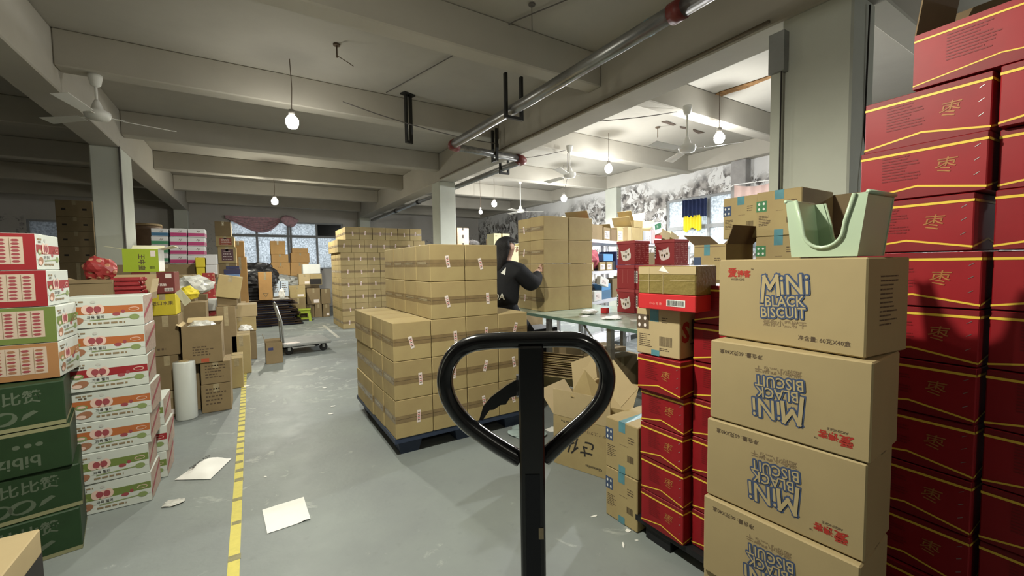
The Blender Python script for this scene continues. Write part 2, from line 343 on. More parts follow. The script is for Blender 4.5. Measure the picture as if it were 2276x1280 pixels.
def window(name, axis, c, hole, cols, rows, darkp=(), inward=-1):
    a0, a1, z0, z1 = hole; g = G(); t = .06
    def bx(u0, u1, w0, w1, e=.03):
        if axis == 'x': g.box((u0, c - .01 + .04, w0), (u1, c + .09, w1), fgrey)
        else: g.box((c + .03, u0, w0), (c + .09, u1, w1), fgrey)
    bx(a0, a0 + .05, z0, z1); bx(a1 - .05, a1, z0, z1); bx(a0 + .05, a1 - .05, z0, z0 + .05); bx(a0 + .05, a1 - .05, z1 - .05, z1)
    us = [a0 + .05] + [u for u in cols] + [a1 - .05]; ws = [z0 + .05] + rows + [z1 - .05]
    for u in cols: bx(u - .03, u + .03, z0 + .05, z1 - .05)
    for v in rows:
        for i in range(len(us) - 1): bx(us[i] + (.03 if i else 0), us[i + 1] - (.03 if i < len(us) - 2 else 0), v - .04, v + .04)
    o = struct(name, g); k = 0
    for j in range(len(ws) - 1):
        for i in range(len(us) - 1):
            m = darkglass if k in darkp else frost; p = G()
            u0, u1 = us[i] + (.03 if i else 0), us[i + 1] - (.03 if i < len(us) - 2 else 0); v0, v1 = ws[j] + (.04 if j else 0), ws[j + 1] - (.04 if j < len(ws) - 2 else 0)
            if axis == 'x': p.box((u0, c + .055, v0), (u1, c + .065, v1), m)
            else: p.box((c + .055, u0, v0), (c + .065, u1, v1), m)
            link('pane', p.mesh('pane'), o); k += 1
    return o
window('window_1', 'x', YW, W1, [.22, 1.12, 1.2, 2.0], [2.42], (9,))
window('window_2', 'x', YW, W2, [4.7], [2.3])
window('window_3', 'y', XW, W3, [5.4], [2.12])
window('window_4', 'x', YW, W0, [], [])
# beams
def beam(a, b, m=beamm): return struct('trim_%d' % next(_cnt), G().box(a, b, m, bev=.012))
import itertools; _cnt = itertools.count(1)
beam((3.37, YF, ZB), (3.73, YW, Z1)); beam((-1.83, YF, ZB), (-1.5, YW, Z1))
JY = [-5.6, -3.3, -1.0, 1.25, 3.48, 5.72, 8.15, 10.55, 13.0, 15.35]
for y in JY:
    beam((-1.5, y, ZJ), (3.37, y + .2, Z1)); beam((3.73, y, ZJ), (XW, y + .2, Z1)); beam((XL, y, ZJ), (-1.83, y + .2, Z1))
beam((8.08, YF, ZJ + .02), (XW, YW, Z1))
def column(x0, y0, x1, y1, n, zt=ZB, m=colm): o = struct('column_%d' % n, G().box((x0, y0, 0), (x1, y1, zt), m, bev=.012)); return o
column(3.37, 1.19, 3.73, 1.62, 1); column(3.37, 8.18, 3.73, 8.6, 2); column(-1.83, 8.08, -1.5, 8.72, 3); column(3.37, 15.55, 3.73, YW, 4); column(-1.83, 15.55, -1.5, YW, 5)
column(8.12, 4.5, XW, 4.8, 6, ZJ + .02, mat('grey_column', (.33, .32, .31), .9, var=.2)); column(8.12, 7.85, XW, 8.25, 7, ZJ + .02); column(8.12, 12.3, XW, 12.6, 8, ZJ + .02, mat('grey_column'))
column(3.37, -5.8, 3.73, -5.4, 9); column(-1.83, 1.0, -1.5, 1.5, 10)
# floor tape line: yellow strip with worn dashes, and faint pale line further back
yel = mat('yellow_tape', (.66, .58, .14), .6, var=.12, scale=30)
yeld = mat('worn_tape', (.30, .28, .15), .7, var=.35, scale=25)
line = thing('floor_marking_tape', 'yellow marking tape with dark worn dashes running down the aisle floor', 'tape', (0, 0, 0))
gy, gd = G(), G(); y = .9; k = 0
rr = random.Random(3)
while y < 7.4:
    L = (rr.uniform(.12, .3) if y < 3.0 else rr.uniform(.05, .12)) if k % 2 == 0 else rr.uniform(.03, .05)
    g = gy if k % 2 == 0 else gd
    xl = -.145 + rr.uniform(-.004, .004); xr = -.098 + rr.uniform(-.004, .004)
    g.box((xl, y, .0002), (xr, y + L, .0018), yel if k % 2 == 0 else yeld); y += L; k += 1
link('tape_strip', G().box((-.145, .9, .0002), (-.098, 7.4, .0012), yel).mesh('tape_strip'), line); wp = link('worn_patches', gd.mesh('worn_patches'), line); wp['kind'] = 'stuff'
pl = G(); a, b = onZ(718, 722, 0), onZ(752, 750, 0)
d = (b - a).normalized(); n = Vector((-d.y, d.x, 0)) * .03
pl.add([a + n, a - n, b - n, b + n], [(0, 1, 2, 3)], mat('faded_white', (.5, .5, .45), .7, var=.3, scale=20)); pl.V = [(v[0], v[1], .001) for v in pl.V]
tag(link('faded_line', pl.mesh('faded_line')), 'short faded pale strip of tape on floor before the far stack', 'tape')
# ================================================================== CEILING FITTINGS
bulbm = bpy.data.materials.new('lit_bulb'); bulbm.use_nodes = True
bulbm.node_tree.nodes['Principled BSDF'].inputs['Emission Color'].default_value = (1, .97, .9, 1); bulbm.node_tree.nodes['Principled BSDF'].inputs['Emission Strength'].default_value = 45
bgl = mat('unlit_bulb', (.75, .77, .78), .2)
sock = mat('bulb_socket', (.35, .33, .3), .5)
def bulb(x, y, z, label, lit=True, top=ZJ, s=1.0, halo=True):
    t = thing('pendant_bulb', label, 'light bulb', (x, y, z), 0, 'bare ceiling bulbs')
    g = G().lathe([(.004, -.1 * s), (.03 * s, -.09 * s), (.045 * s, -.06 * s), (.045 * s, -.035 * s), (.03 * s, -.01 * s), (.018 * s, 0)], bulbm if lit else bgl, 16)
    o = link('glass_bulb', g.mesh('glass_bulb', True), t)
    link('socket', G().lathe([(.02 * s, 0), (.022 * s, .01), (.02 * s, .06), (.008, .07)], sock, 12).mesh('socket', True), t)
    link('flex', G().tube([(0, 0, .065), (.012, .01, (top - z) * .5), (0, 0, top - z)], .004, ink, 6).mesh('flex'), t)
for x, y, z, pw, vis, lb in LAMPS:
    ys = min(JY, key=lambda j: abs(j + .1 - y)); bulb(x, y, z, lb, True, ZJ if abs(ys + .1 - y) < .12 else Z1, 1.5)
bulb(5.38, 10.2, 2.86, 'unlit white bulb hanging from a bent pipe in the right bay', False, Z1, 1.3)
def fan(x, y, z, top, rz, label, canopy=True):
    t = thing('ceiling_fan', label, 'fan', (x, y, z), rz, 'three-blade ceiling fans')
    link('downrod', G().tube([(0, 0, .05), (0, 0, top - z)], .012, wpaint, 10).mesh('downrod'), t)
    link('canopy', G().lathe([(.012, -.12), (.04, -.1), (.055, -.03), (.055, 0)], wpaint, 16, Matrix.Translation((0, 0, top - z))).mesh('canopy', True), t)
    link('motor', G().lathe([(.03, -.075), (.09, -.06), (.105, -.02), (.1, .01), (.05, .035), (.03, .1), (.014, .13)], wpaint, 20).mesh('motor', True), t)
    for k in range(3):
        T = Matrix.Rotation(2 * pi * k / 3, 4, 'Z')
        b = G().box((.09, -.02, -.035), (.2, .02, -.03), wpaint, T)
        b.add([(.18, -.045, -.05), (.62, -.06, -.052), (.62, .06, -.028), (.18, .045, -.03), (.18, -.045, -.046), (.62, -.06, -.048), (.62, .06, -.024), (.18, .045, -.026)],
              [(0, 3, 2, 1), (4, 5, 6, 7), (0, 1, 5, 4), (1, 2, 6, 5), (2, 3, 7, 6), (3, 0, 4, 7)], wpaint, T)
        link('blade', b.mesh('blade'), t)
fan(-1.235, 5.82, 2.93, ZJ, radians(20), 'ceiling fan by the dark left beam')
fan(4.72, 3.36, 2.8, ZJ, radians(58), 'nearest ceiling fan of the right bay, beside the brightest bulb')
fan(4.6, 5.5, 2.86, ZJ + .02, radians(-28), 'second ceiling fan of the right bay, above the table stack')
fan(6.3, 9.6, 2.83, Z1, radians(-30), 'farthest small ceiling fan behind the hanging bulbs')
# pipes
fl = mat('red_oxide', (.16, .03, .025), .45, var=.3, scale=20)
pipe = thing('fire_pipe', 'galvanised ceiling pipe with dark red couplings and an elbow under the beam', 'pipe', (2.48, 0, 3.03))
def PP(*p): return [(a - 2.48, b, c - 3.03) for a, b, c in p]
link('pipe_run', G().tube(PP((2.52, 1.9, 3.05), (2.49, 3.6, 3.03), (2.46, 5.42, 3.03)), .057, galv, 20).mesh('pipe_run', True), pipe)
link('pipe_run', G().tube(PP((2.60, -3, 3.1), (2.53, 1.84, 3.05)), .057, galv, 20).mesh('pipe_run', True), pipe)
link('cross_pipe', G().tube(PP((2.46, 5.52, 3.03), (3.69, 5.66, 3.03)), .05, galv, 18).mesh('cross_pipe', True), pipe)
link('elbow', G().tube(PP((2.46, 5.38, 3.03), (2.46, 5.45, 3.03), (2.475, 5.5, 3.03), (2.53, 5.525, 3.03), (2.58, 5.53, 3.03)), .066, fl, 16).mesh('elbow', True), pipe)
link('elbow', G().tube(PP((3.66, 5.655, 3.03), (3.75, 5.67, 3.03), (3.80, 5.71, 3.03), (3.805, 5.8, 3.03)), .07, fl, 16).mesh('elbow', True), pipe)
link('pipe_run', G().tube(PP((3.805, 5.82, 3.03), (3.805, 10.5, 3.03), (3.8, 15.6, 3.03)), .05, galv, 18).mesh('pipe_run', True), pipe)
link('coupling', G().tube(PP((2.528, 1.83, 3.05), (2.527, 1.93, 3.05)), .07, fl, 18).mesh('coupling', True), pipe)
link('tape_band', G().tube(PP((2.52, 2.08, 3.05), (2.519, 2.13, 3.049)), .0585, tblue, 18, False).mesh('tape_band', True), pipe)
for yy in (10.6, 12.6): link('coupling', G().tube(PP((3.805, yy, 3.03), (3.805, yy + .12, 3.03)), .062, blackm, 14).mesh('coupling', True), pipe)
hb = mat('hanger_black', (.02, .02, .018), .5)
def hanger(x, y, zb, zt, w, label, rz=0, foot=False):
    g = G(); t = thing('pipe_hanger', label, 'bracket', (x, y, zb), rz, 'black pipe hangers')
    for sx in (-1, 1):
        q = G().box((sx * w / 2 - .015, -.02, 0), (sx * w / 2 + .015, .02, zt - zb), hb)
        if foot: q.box((sx * w / 2 - .05, -.05, zt - zb - .02), (sx * w / 2 + .05, .05, zt - zb), hb)
        link('upright', q.mesh('upright'), t)
    link('crossbar', G().box((-w / 2 + .015, -.02, 0), (w / 2 - .015, .02, .03), hb).mesh('crossbar'), t)
hanger(2.50, 3.92, 2.93, 3.40, .20, 'black U-shaped hanger holding the near pipe')
hanger(3.22, 5.6, 2.92, 3.40, .12, 'black U-shaped hanger round the cross pipe', pi / 2)
hanger(3.805, 6.3, 2.92, 3.3, .16, 'black U-shaped hanger beyond the cross pipe')
hanger(1.88, 5.575, 3.0, 3.65, .075, 'empty black hanger left of the pipe', radians(20), True)
# drop hangers reach the slab with thin rods
def cable(name, pts, r, m, label, cat='cable', sag=0):
    P = []
    for i in range(len(pts) - 1):
        a, b = Vector(pts[i]), Vector(pts[i + 1])
        for k in range(6): t = k / 6; P.append(a.lerp(b, t) - Vector((0, 0, sag * 4 * t * (1 - t))))
    P.append(Vector(pts[-1])); return tag(link(name, G().tube(P, r, m, 6).mesh(name, True)), label, cat)
cblk = mat('cable_grey', (.12, .11, .10), .7)
cable('ceiling_cable', [(1.0, 5.3, 3.29), (3.3, 5.62, 3.2), (3.3, 5.65, 3.15)], .006, cblk, 'dark cable sagging along the middle cross beam to the pipe', sag=.06)
cable('ceiling_cable', [(3.36, 4.2, 3.12), (4.7, 3.5, 3.27)], .005, cblk, 'thin cable running from the long beam to the nearest right fan', sag=.03)
cable('ceiling_cable', [(2.8, 2.0, 3.62), (2.2, 3.4, 3.63), (1.6, 5.6, 3.62)], .006, cblk, 'thin dark cable crossing the ceiling left of the big pipe')
cable('ceiling_cable', [(3.76, 5.9, 3.09), (4.6, 5.6, 3.27)], .005, cblk, 'thin cable running from pipe elbow to the second fan', sag=.02)
cable('beam_cable', [(3.35, 1.7, 3.13), (3.35, 3.3, 3.12), (3.355, 8.1, 3.13)], .012, mat('old_cable', (.16, .13, .09), .8), 'worn cable running along the lower edge of the long beam')
cable('pendant_wire', [(6.28, 7.72, 3.05), (6.2, 7.5, 3.3), (4.6, 5.55, 3.2)], .005, cblk, 'wire stretched from the hanging bulb back to the second fan', sag=.02)
def hook(px, py, y, label):
    p = onY(px, py, y); t = G().lathe([(.03, 0), (.035, .015)], ink, 10).tube([(0, 0, 0), (0, 0, -.12), (.02, 0, -.17)], .006, ink, 6).tube([(0, 0, -.1), (.08, 0, -.14), (.12, 0, -.19)], .004, cblk, 5)
    return tag(link('ceiling_hook', t.mesh('ceiling_hook'), None, (p.x, p.y, Z1 - .015)), label, 'hook')
p = onZ(748, 98, Z1); tag(link('ceiling_hook', G().lathe([(.035, -.0), (.035, .014)], ink, 10).tube([(0, 0, 0), (0, 0, -.12)], .007, ink, 6).tube([(0, 0, -.1), (.1, 0, -.14), (.16, 0, -.17)], .004, ink, 5).mesh('ceiling_hook'), None, (p.x, p.y, Z1 - .016)), 'bent dark hook with loose wire in the middle bay ceiling', 'hook')
p = onZ(1182, 8, Z1); tag(link('ceiling_hook', G().lathe([(.03, -.0), (.03, .014)], cblk, 10).tube([(0, 0, 0), (0, 0, -.22)], .004, cblk, 5).mesh('ceiling_hook'), None, (p.x, p.y, Z1 - .016)), 'small ceiling plate with a straight wire near the top edge', 'hook')
p = onZ(1462, 282, Z1); tag(link('ceiling_hook', G().lathe([(.04, -.0), (.04, .014)], ink, 10).tube([(0, 0, 0), (0, 0, -.16)], .008, ink, 6).mesh('ceiling_hook'), None, (p.x, p.y, Z1 - .016)), 'dark hook near peeled plaster in the right bay ceiling', 'hook')
# peeled plaster patches on the right bay ceiling
rust = mat('rust_stain', (.24, .13, .05), .9, var=.5, scale=20)
def patch(pts, z, m, label):
    P = [onZ(x, y, z) for x, y in pts]; g = G(); n = len(P)
    g.add([(v.x, v.y, z - .002) for v in P] + [(v.x, v.y, z - .012) for v in P], [tuple(range(n))[::-1], tuple(range(n, 2 * n))] + [(i, (i + 1) % n, (i + 1) % n + n, i + n) for i in range(n)], m)
    return tag(link('ceiling_stain', g.mesh('ceiling_stain')), label, 'stain')
patch([(1584, 212), (1595, 205), (1640, 190), (1690, 174), (1744, 155), (1744, 160), (1690, 181), (1655, 196), (1620, 206), (1590, 218)], Z1, rust, 'long rusty brown crack in the right bay ceiling by the column')
for pts in ([(1470, 270), (1482, 268), (1502, 276), (1496, 278)], [(1511, 280), (1528, 283), (1524, 286), (1512, 283)], [(1540, 286), (1566, 294), (1552, 296), (1541, 290)]):
    patch(pts, Z1, mat('exposed_plaster', (.12, .09, .07), .9, var=.3, scale=30), 'small dark peeled patches on the ceiling around the nearest right fan')['group'] = 'peeled ceiling patches'
# trunking on the near column
tr = thing('cable_trunking', 'pale cable trunking running up the corner of the right column', 'conduit', (3.35, 1.6, 0))
link('duct', G().box((-.02, .0, .0), (.018, .07, 2.72), colm).mesh('duct'), tr); link('junction_box', G().box((-.05, -.03, 2.72), (.018, .075, 3.0), gpaint).mesh('junction_box'), tr)
link('wire', G().tube([(-.028, -.005, 0), (-.028, -.005, 2.72)], .005, inkd, 6).mesh('wire'), tr)
cable('column_wire', [(3.745, 1.30, 3.05), (3.745, 1.31, 2.2), (3.745, 1.27, 1.9), (3.745, 1.30, 1.0)], .005, inkd, 'dark wire running down the shaded side of the right column') .location = (-.16, -.125, 0)
cable('column_wire', [(-1.51, 8.06, 3.2), (-1.51, 8.06, .5)], .012, cblk, 'dark conduit down the corner of the left column')
# ================================================================== KINDS OF BOXES
def Rv(rz, x, y): return Vector((x * cos(rz) - y * sin(rz), x * sin(rz) + y * cos(rz)))
def cn(corner, rz, w, d, side='l'):
    """base centre of a box from its front-left ('l') or front-right ('r') corner"""
    v = Rv(rz, w / 2 if side == 'l' else -w / 2, d / 2); return (corner[0] + v.x, corner[1] + v.y, corner[2])
def ship(w, d, h, rot, du, dv, sides=('front', 'left'), stk='front', sticker=True):
    k = K(w, d, h).body(kraft)
    for f in sides:
        W = k.fw(f); k.rect('tape', tapeb, f, .001, h * .5 - .028, W - .001, h * .5 + .024, 1); k.rect('seam', ink, f, .002, h * .5 - .0012, W - .002, h * .5 + .0012, 2)
    k.rect('tape', tapec, 'left', d * .1, h * .47, d * .75, h * .54, 2)
    if sticker:
        W = k.fw(stk); cu, cv = W * .5 + du, h * .5 + dv
        k.rrect('sticker', sheet, stk, cu, cv, .027, .088, rot, 3)
        for a, b in ((-.0095, .0), (.0095, .0)): k.rrect('sticker', stred, stk, cu + a * cos(rot), cv + a * sin(rot), .0015, .062, rot, 4)
        for j in range(5):
            y = -.026 + j * .013; k.rrect('sticker', stred if j % 2 else ink, stk, cu - y * sin(rot), cv + y * cos(rot), .013, .006, rot, 4)
    return k
SH = [ship(.276, .294, .272, radians(a), u, v) for a, u, v in ((-3, .03, 0), (14, -.01, -.01), (-16, .02, .015), (3, .05, -.005), (9, 0, .01))]
SHN = ship(.276, .294, .272, 0, 0, 0, sticker=False)
def jit(a): return random.uniform(-a, a)
COLN = ['first', 'second', 'third', 'fourth', 'fifth', 'sixth', 'seventh']
# ---- pallet stack
pal = mat('blue_pallet', (.035, .05, .09), .5, var=.2)
t = thing('pallet', 'dark blue plastic pallet carrying the stickered kraft cartons', 'pallet', (1.37, 3.50, 0))
link('deck', G().box((-.56, -.62, .10), (.56, .62, .135), pal).mesh('deck'), t)
for i in range(3):
    for j in range(3): link('foot', G().add([(a * .55, b * .6, 0) for a, b in ((-.12, -.12), (.12, -.12), (.12, .12), (-.12, .12))] + [(a, b, .0995) for a, b in ((-.09, -.09), (.09, -.09), (.09, .09), (-.09, .09))],
        [(0, 3, 2, 1), (4, 5, 6, 7), (0, 1, 5, 4), (1, 2, 6, 5), (2, 3, 7, 6), (3, 0, 4, 7)], pal, Matrix.Translation((-.44 + i * .44, -.5 + j * .5, 0))).mesh('foot'), t)
P0x, P0y, PZ = .815, 2.87, .137
for lay in range(5):
    for c in range(4):
        for r in range(4):
            if lay < 2 and 0 < c < 3 and 0 < r < 3: continue
            if lay == 2 and 0 < c < 3 and 0 < r < 3 and False: continue
            if lay > 2 and c not in (1, 2): continue
            k = SH[(lay * 3 + c * 2 + r) % 5] if r == 0 else SHN
            lb = 'kraft carton on the blue pallet, %s layer, %s row, %s from the left' % (['bottom', 'second', 'third', 'fourth', 'top'][lay], ['front', 'second', 'third', 'rear'][r], ['first', 'second', 'third', 'fourth'][c])
            if r == 0: lb = 'stickered ' + lb
            x = P0x + .14 + c * .281 + jit(.0015); y = P0y + .15 + r * .3 + (jit(.0015) if r else 0)
            if c == 0 and lay < 3 and r: x += jit(.006) - .006
            k.put('shipping_carton', lb, 'carton', (x, y, PZ + lay * .2745), radians(jit(.25)), 'stickered cartons on the pallet')
# ---- far stack
FS = [ship(.276, .305, .276, radians(a), u, v) for a, u, v in ((-4, 0, 0), (3, .03, 0), (-8, -.01, .01), (5, .01, -.01))]
FSN = ship(.276, .305, .276, 0, 0, 0, sticker=False)
for lay in range(8):
    for c in range(7):
        for r in range(4):
            if c > 0 and r > 0 and (lay < 7 or r > 1): continue
            if lay == 7 and c > 5: continue
            k = FS[(lay + c * 3 + r) % 4] if r == 0 else FSN
            lb = 'kraft carton in the tall far stack, %s layer, %s row, %s from the left' % (ORD[lay] if lay < 7 else 'top', ['front', 'second', 'third', 'rear'][r], COLN[c])
            dx = .12 if lay == 7 else (-.05 if lay == 6 else 0)
            k.put('shipping_carton', lb, 'carton', (1.655 + .14 + c * (.281 if lay < 7 else .286) + dx + jit(.0015), 9.63 + .155 + r * .312 + jit(.002), .002 + lay * .2785), radians(jit(.3)), 'cartons of the tall far stack')
# ---- table
glass = mat('green_tabletop', (.50, .60, .51), .2, var=.35, scale=9, dark=(.36, .46, .38))
tedge = mat('green_glass_edge', (.10, .18, .14), .25)
t = thing('packing_table', 'long steel packing table with worn pale green top', 'table', (3.35, 3.35, 0))
link('tabletop', G().box((-.66, -1.35, .765), (.58, 1.12, .80), glass, bev=.003).mesh('tabletop'), t)
link('edge_trim', G().box((-.668, -1.35, .768), (-.661, 1.12, .797), tedge).mesh('edge_trim'), t)
for a in (-.6, .54):
    for b in (-1.25, -.62, .3, 1.08): link('leg', G().box((a - .025, b - .025, 0), (a + .025, b + .025, .765), galv).mesh('leg'), t)
link('side_rail', G().box((-.6, -1.22, .2), (-.575, -.65, .225), galv).mesh('side_rail'), t)
link('brace', G().tube([(-.6, -.59, .45), (-.6, -.25, .76)], .009, galv, 8).mesh('brace'), t)
TS = [ship(.366, .27, .274, radians(a), .0, .0, sides=('left', 'right'), stk='left') for a in (-12, 8)]
TSN = ship(.366, .27, .274, 0, 0, 0, sides=('left', 'right'), sticker=False)
for lay in range(4):
    for c in range(2):
        for r in range(2):
            k = TS[lay % 2] if (c == 0 and r == 1) else TSN
            k.put('shipping_carton', 'plain kraft carton on the packing table, %s layer, %s row, %s side' % (['bottom', 'second', 'third', 'top'][lay], ['front', 'rear'][r], ['left', 'right'][c]), 'carton',
                  (3.043 + c * .378 + r * .02 + jit(.002), 3.88 + .14 + r * .30, .802 + lay * .277), radians(jit(.5)), 'cartons on the packing table')
# ---- lidded gift boxes
lidm = mat('gift_lid', (.36, .055, .06), .5)
def gift(tagf):
    k = K(.25, .26, .262); k.g('body').box((-.118, -.123, 0), (.118, .123, .228), giftm, bev=.003)
    k.g('lid').box((-.125, -.13, .2285), (.125, .13, .262), lidm, bev=.003)
    for f in ('left', 'front'):
        W = k.fw(f); o = -.0068
        def R(part, m, a, b, c, d, l=1):
            P = [(a, b), (c, b), (c, d), (a, d)]; oo, U, V = k.face(f, o + .0006 * l); k.g(part).add([oo + U * u + V * v for u, v in P], [(0, 1, 2, 3)], m)
        if f == tagf:
            oo, U, V = k.face(f, o + .001)
            cx, cy, s = W * .52, .105, .062
            pts = [(-.9, -.75), (-.45, -.95), (.45, -.95), (.9, -.75), (1.08, -.1), (1.0, .55), (1.05, 1.05), (.55, .85), (-.55, .85), (-1.05, 1.05), (-1.0, .55), (-1.08, -.1)]
            a = .25; q = [(cx + s * (x * cos(a) - y * sin(a)), cy + s * (x * sin(a) + y * cos(a))) for x, y in pts]
            k.g('cat_head_tag').add([oo + U * u + V * v for u, v in q], [tuple(range(len(q)))], sheet)
            oo, U, V = k.face(f, o + .0016)
            for ex in (-.5, .5): k.g('cat_head_tag').add([oo + U * (cx + s * (ex + .22 * cos(w_))) + V * (cy + s * (.0 + .22 * sin(w_) + ex * .25)) for w_ in [2 * pi * i / 12 for i in range(12)]], [tuple(range(12))], inkg)
            k.g('cat_head_tag').add([oo + U * (cx + s * x) + V * (cy + s * y) for x, y in ((-.15, -.55), (.15, -.5), (.12, .05), (-.18, 0))], [(0, 1, 2, 3)], inkd)
            for j in range(3): k.g('cat_head_tag').add([oo + U * (cx + s * (x - .5 + j * .3)) + V * (cy + s * y) for x, y in ((0, .45), (.1, .45), (.12, .8), (.02, .8))], [(0, 1, 2, 3)], inkd)
            P = [(.016 + .011 * cos(w_), (.19 if w_ < pi else .075) + .011 * sin(w_)) for w_ in [2 * pi * i / 16 for i in range(16)]]
            k.g('name_strip').add([oo + U * u + V * v for u, v in P], [tuple(range(16))], white)
            for j in range(4): R('name_strip', inkd, .0095, .083 + j * .027, .0225, .101 + j * .027, 3)
        else:
            for u in (.09, .16): R('cord', mat('pink_cord', (.5, .16, .15), .7), u, .06, u + .004, .215)
    return k
G1, G2 = gift('left'), gift('front')
k_ = 0
for nm, x, y in (('left', 3.625, 3.25), ('right', 3.85, 2.92)):
    for lay in range(3):
        (G2 if (nm == 'left' and lay == 1) else G1).put('gift_box', 'red dotted lidded gift box on packing table, %s stack, %s one' % (nm, ['bottom', 'middle', 'top'][lay]), 'gift box', (x + jit(.004), y + jit(.004), .802 + lay * .2645), radians(jit(1.5)), 'red lidded gift boxes')
G1.put('gift_box', 'red dotted lidded gift box standing between the two gift stacks, lower one', 'gift box', (3.60, 2.955, .802), 0, 'red lidded gift boxes')
G1.put('gift_box', 'red dotted lidded gift box standing between the two gift stacks, upper one', 'gift box', (3.60, 2.955, 1.0665), 0, 'red lidded gift boxes')
# ---- date boxes
def date(w, d, h, ug):
    k = K(w, d, h).body(red, .003)
    for f in ('front', 'right', 'left'):
        W = k.fw(f); k.rect('top_band', redd, f, .002, h * .90, W - .002, h - .002, 1); k.rect('gold_line', gold, f, 0, h * .85, W, h * .895, 2)
        k.poly('bottom_band', redd, f, [(.002, .002), (W - .002, .002), (W - .002, h * .05), (W / 2, h * .2), (.002, h * .05)], 1)
        for a, b in (((0, h * .05), (W / 2, h * .2)), ((W / 2, h * .2), (W, h * .05))):
            k.poly('gold_line', gold, f, [a, b, (b[0], b[1] + h * .034), (a[0], a[1] + h * .034)], 2)
    k.text('character', goldf, 'front', '枣', w * ug, h * .42, h * .30, 0, .0, 2, shear=.2); k.text('character', goldf, 'left', '枣', d * .5, h * .42, h * .30, 0, .0, 2)
    k.lines('fine_print', rinkt, 'front', w * .2, h * .8, w * .52, 9, h * .055, h * .022, 2)
    for v in (.3, .55, .78): k.rrect('staple#%s' % v, steel, 'front', w * .93, h * v, w * .045, .0016, .6, 2)
    return k
RC = date(.232, .31, .162, .66)
blkp = mat('black_pallet', (.012, .012, .014), .5)
t = thing('pallet', 'black plastic pallet under the short red date box stack', 'pallet', (1.98, .9, 0))
link('deck', G().box((-.4, -.45, .07), (-.11, .5, .098), blkp).mesh('deck'), t)
for a in (-.25,):
    for b in (-.38, .38): link('foot', G().box((a - .13, b - .07, 0), (a + .13, b + .07, .07), blkp).mesh('foot'), t)
for c, n in ((0, 5), (1, 7)):
    for lay in range(n):
        RC.put('date_box', 'red date box of the short stack beside kraft biscuit cartons, %s layer, %s column' % (ORD[lay] if lay < n - 1 else 'top', ['left', 'right'][c]), 'box',
               (1.722 + jit(.006) - (.03 if (c == 0 and lay == 4) else 0) + (.05 if c else 0), 1.235 - c * .24 - (0 if not c else .0), .10 + lay * .165), radians(-90 + jit(.5)), 'red date boxes of the short stack')
RR = date(.318, .25, .178, .7); RO = K(.318, .25, .178)
for c, n in ((0, 10), (1, 10), (2, 9)):
    for lay in range(n):
        x = 2.03 + jit(.008) + (.04 if (lay == 9 and c == 0) else 0) + (.012 if lay in (5, 8) else 0)
        RR.put('date_box', 'red date box of the tall right stack, %s layer, %s column' % (ORD[lay] if lay < 9 else 'tenth', ['left', 'middle', 'right'][c]), 'box', (x, .475 - c * .335 + (.02 if lay == 7 else 0) * (1 - c), .10 + lay * .182), radians(-94 + jit(.7)), 'red date boxes of the tall right stack')
t = thing('pallet', 'black plastic pallet under the tall red date box stack', 'pallet', (2.08, .2, 0))
link('deck', G().box((-.2, -.75, .07), (.3, .45, .098), blkp).mesh('deck'), t)
for a in (-.1, .2):
    for b in (-.65, -.1, .35): link('foot', G().box((a - .08, b - .07, 0), (a + .08, b + .07, .07), blkp).mesh('foot'), t)
# top red box, open flaps
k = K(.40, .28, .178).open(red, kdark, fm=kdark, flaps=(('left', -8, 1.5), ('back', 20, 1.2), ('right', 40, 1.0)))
h = .178
k.rect('gold_line', gold, 'front', 0, h * .862, .40, h * .895, 2); k.text('character', goldf, 'front', '枣', .33, h * .42, h * .3, 0, 0, 2)
k.poly('bottom_band', redd, 'front', [(.002, .002), (.398, .002), (.398, h * .05), (.2, h * .2), (.002, h * .05)], 1)
for a, b in (((0, h * .05), (.2, h * .2)), ((.2, h * .2), (.4, h * .05))): k.poly('gold_line', gold, 'front', [a, b, (b[0], b[1] + h * .022), (a[0], a[1] + h * .022)], 2)
k.lines('fine_print', rinkt, 'front', .08, h * .8, .2, 9, h * .055, h * .022, 2)
k.put('date_box', 'open red date box with raised dark flaps, topmost of the tall right stack', 'box', (2.06, .30, .10 + 10 * .182 + .002), radians(-94))
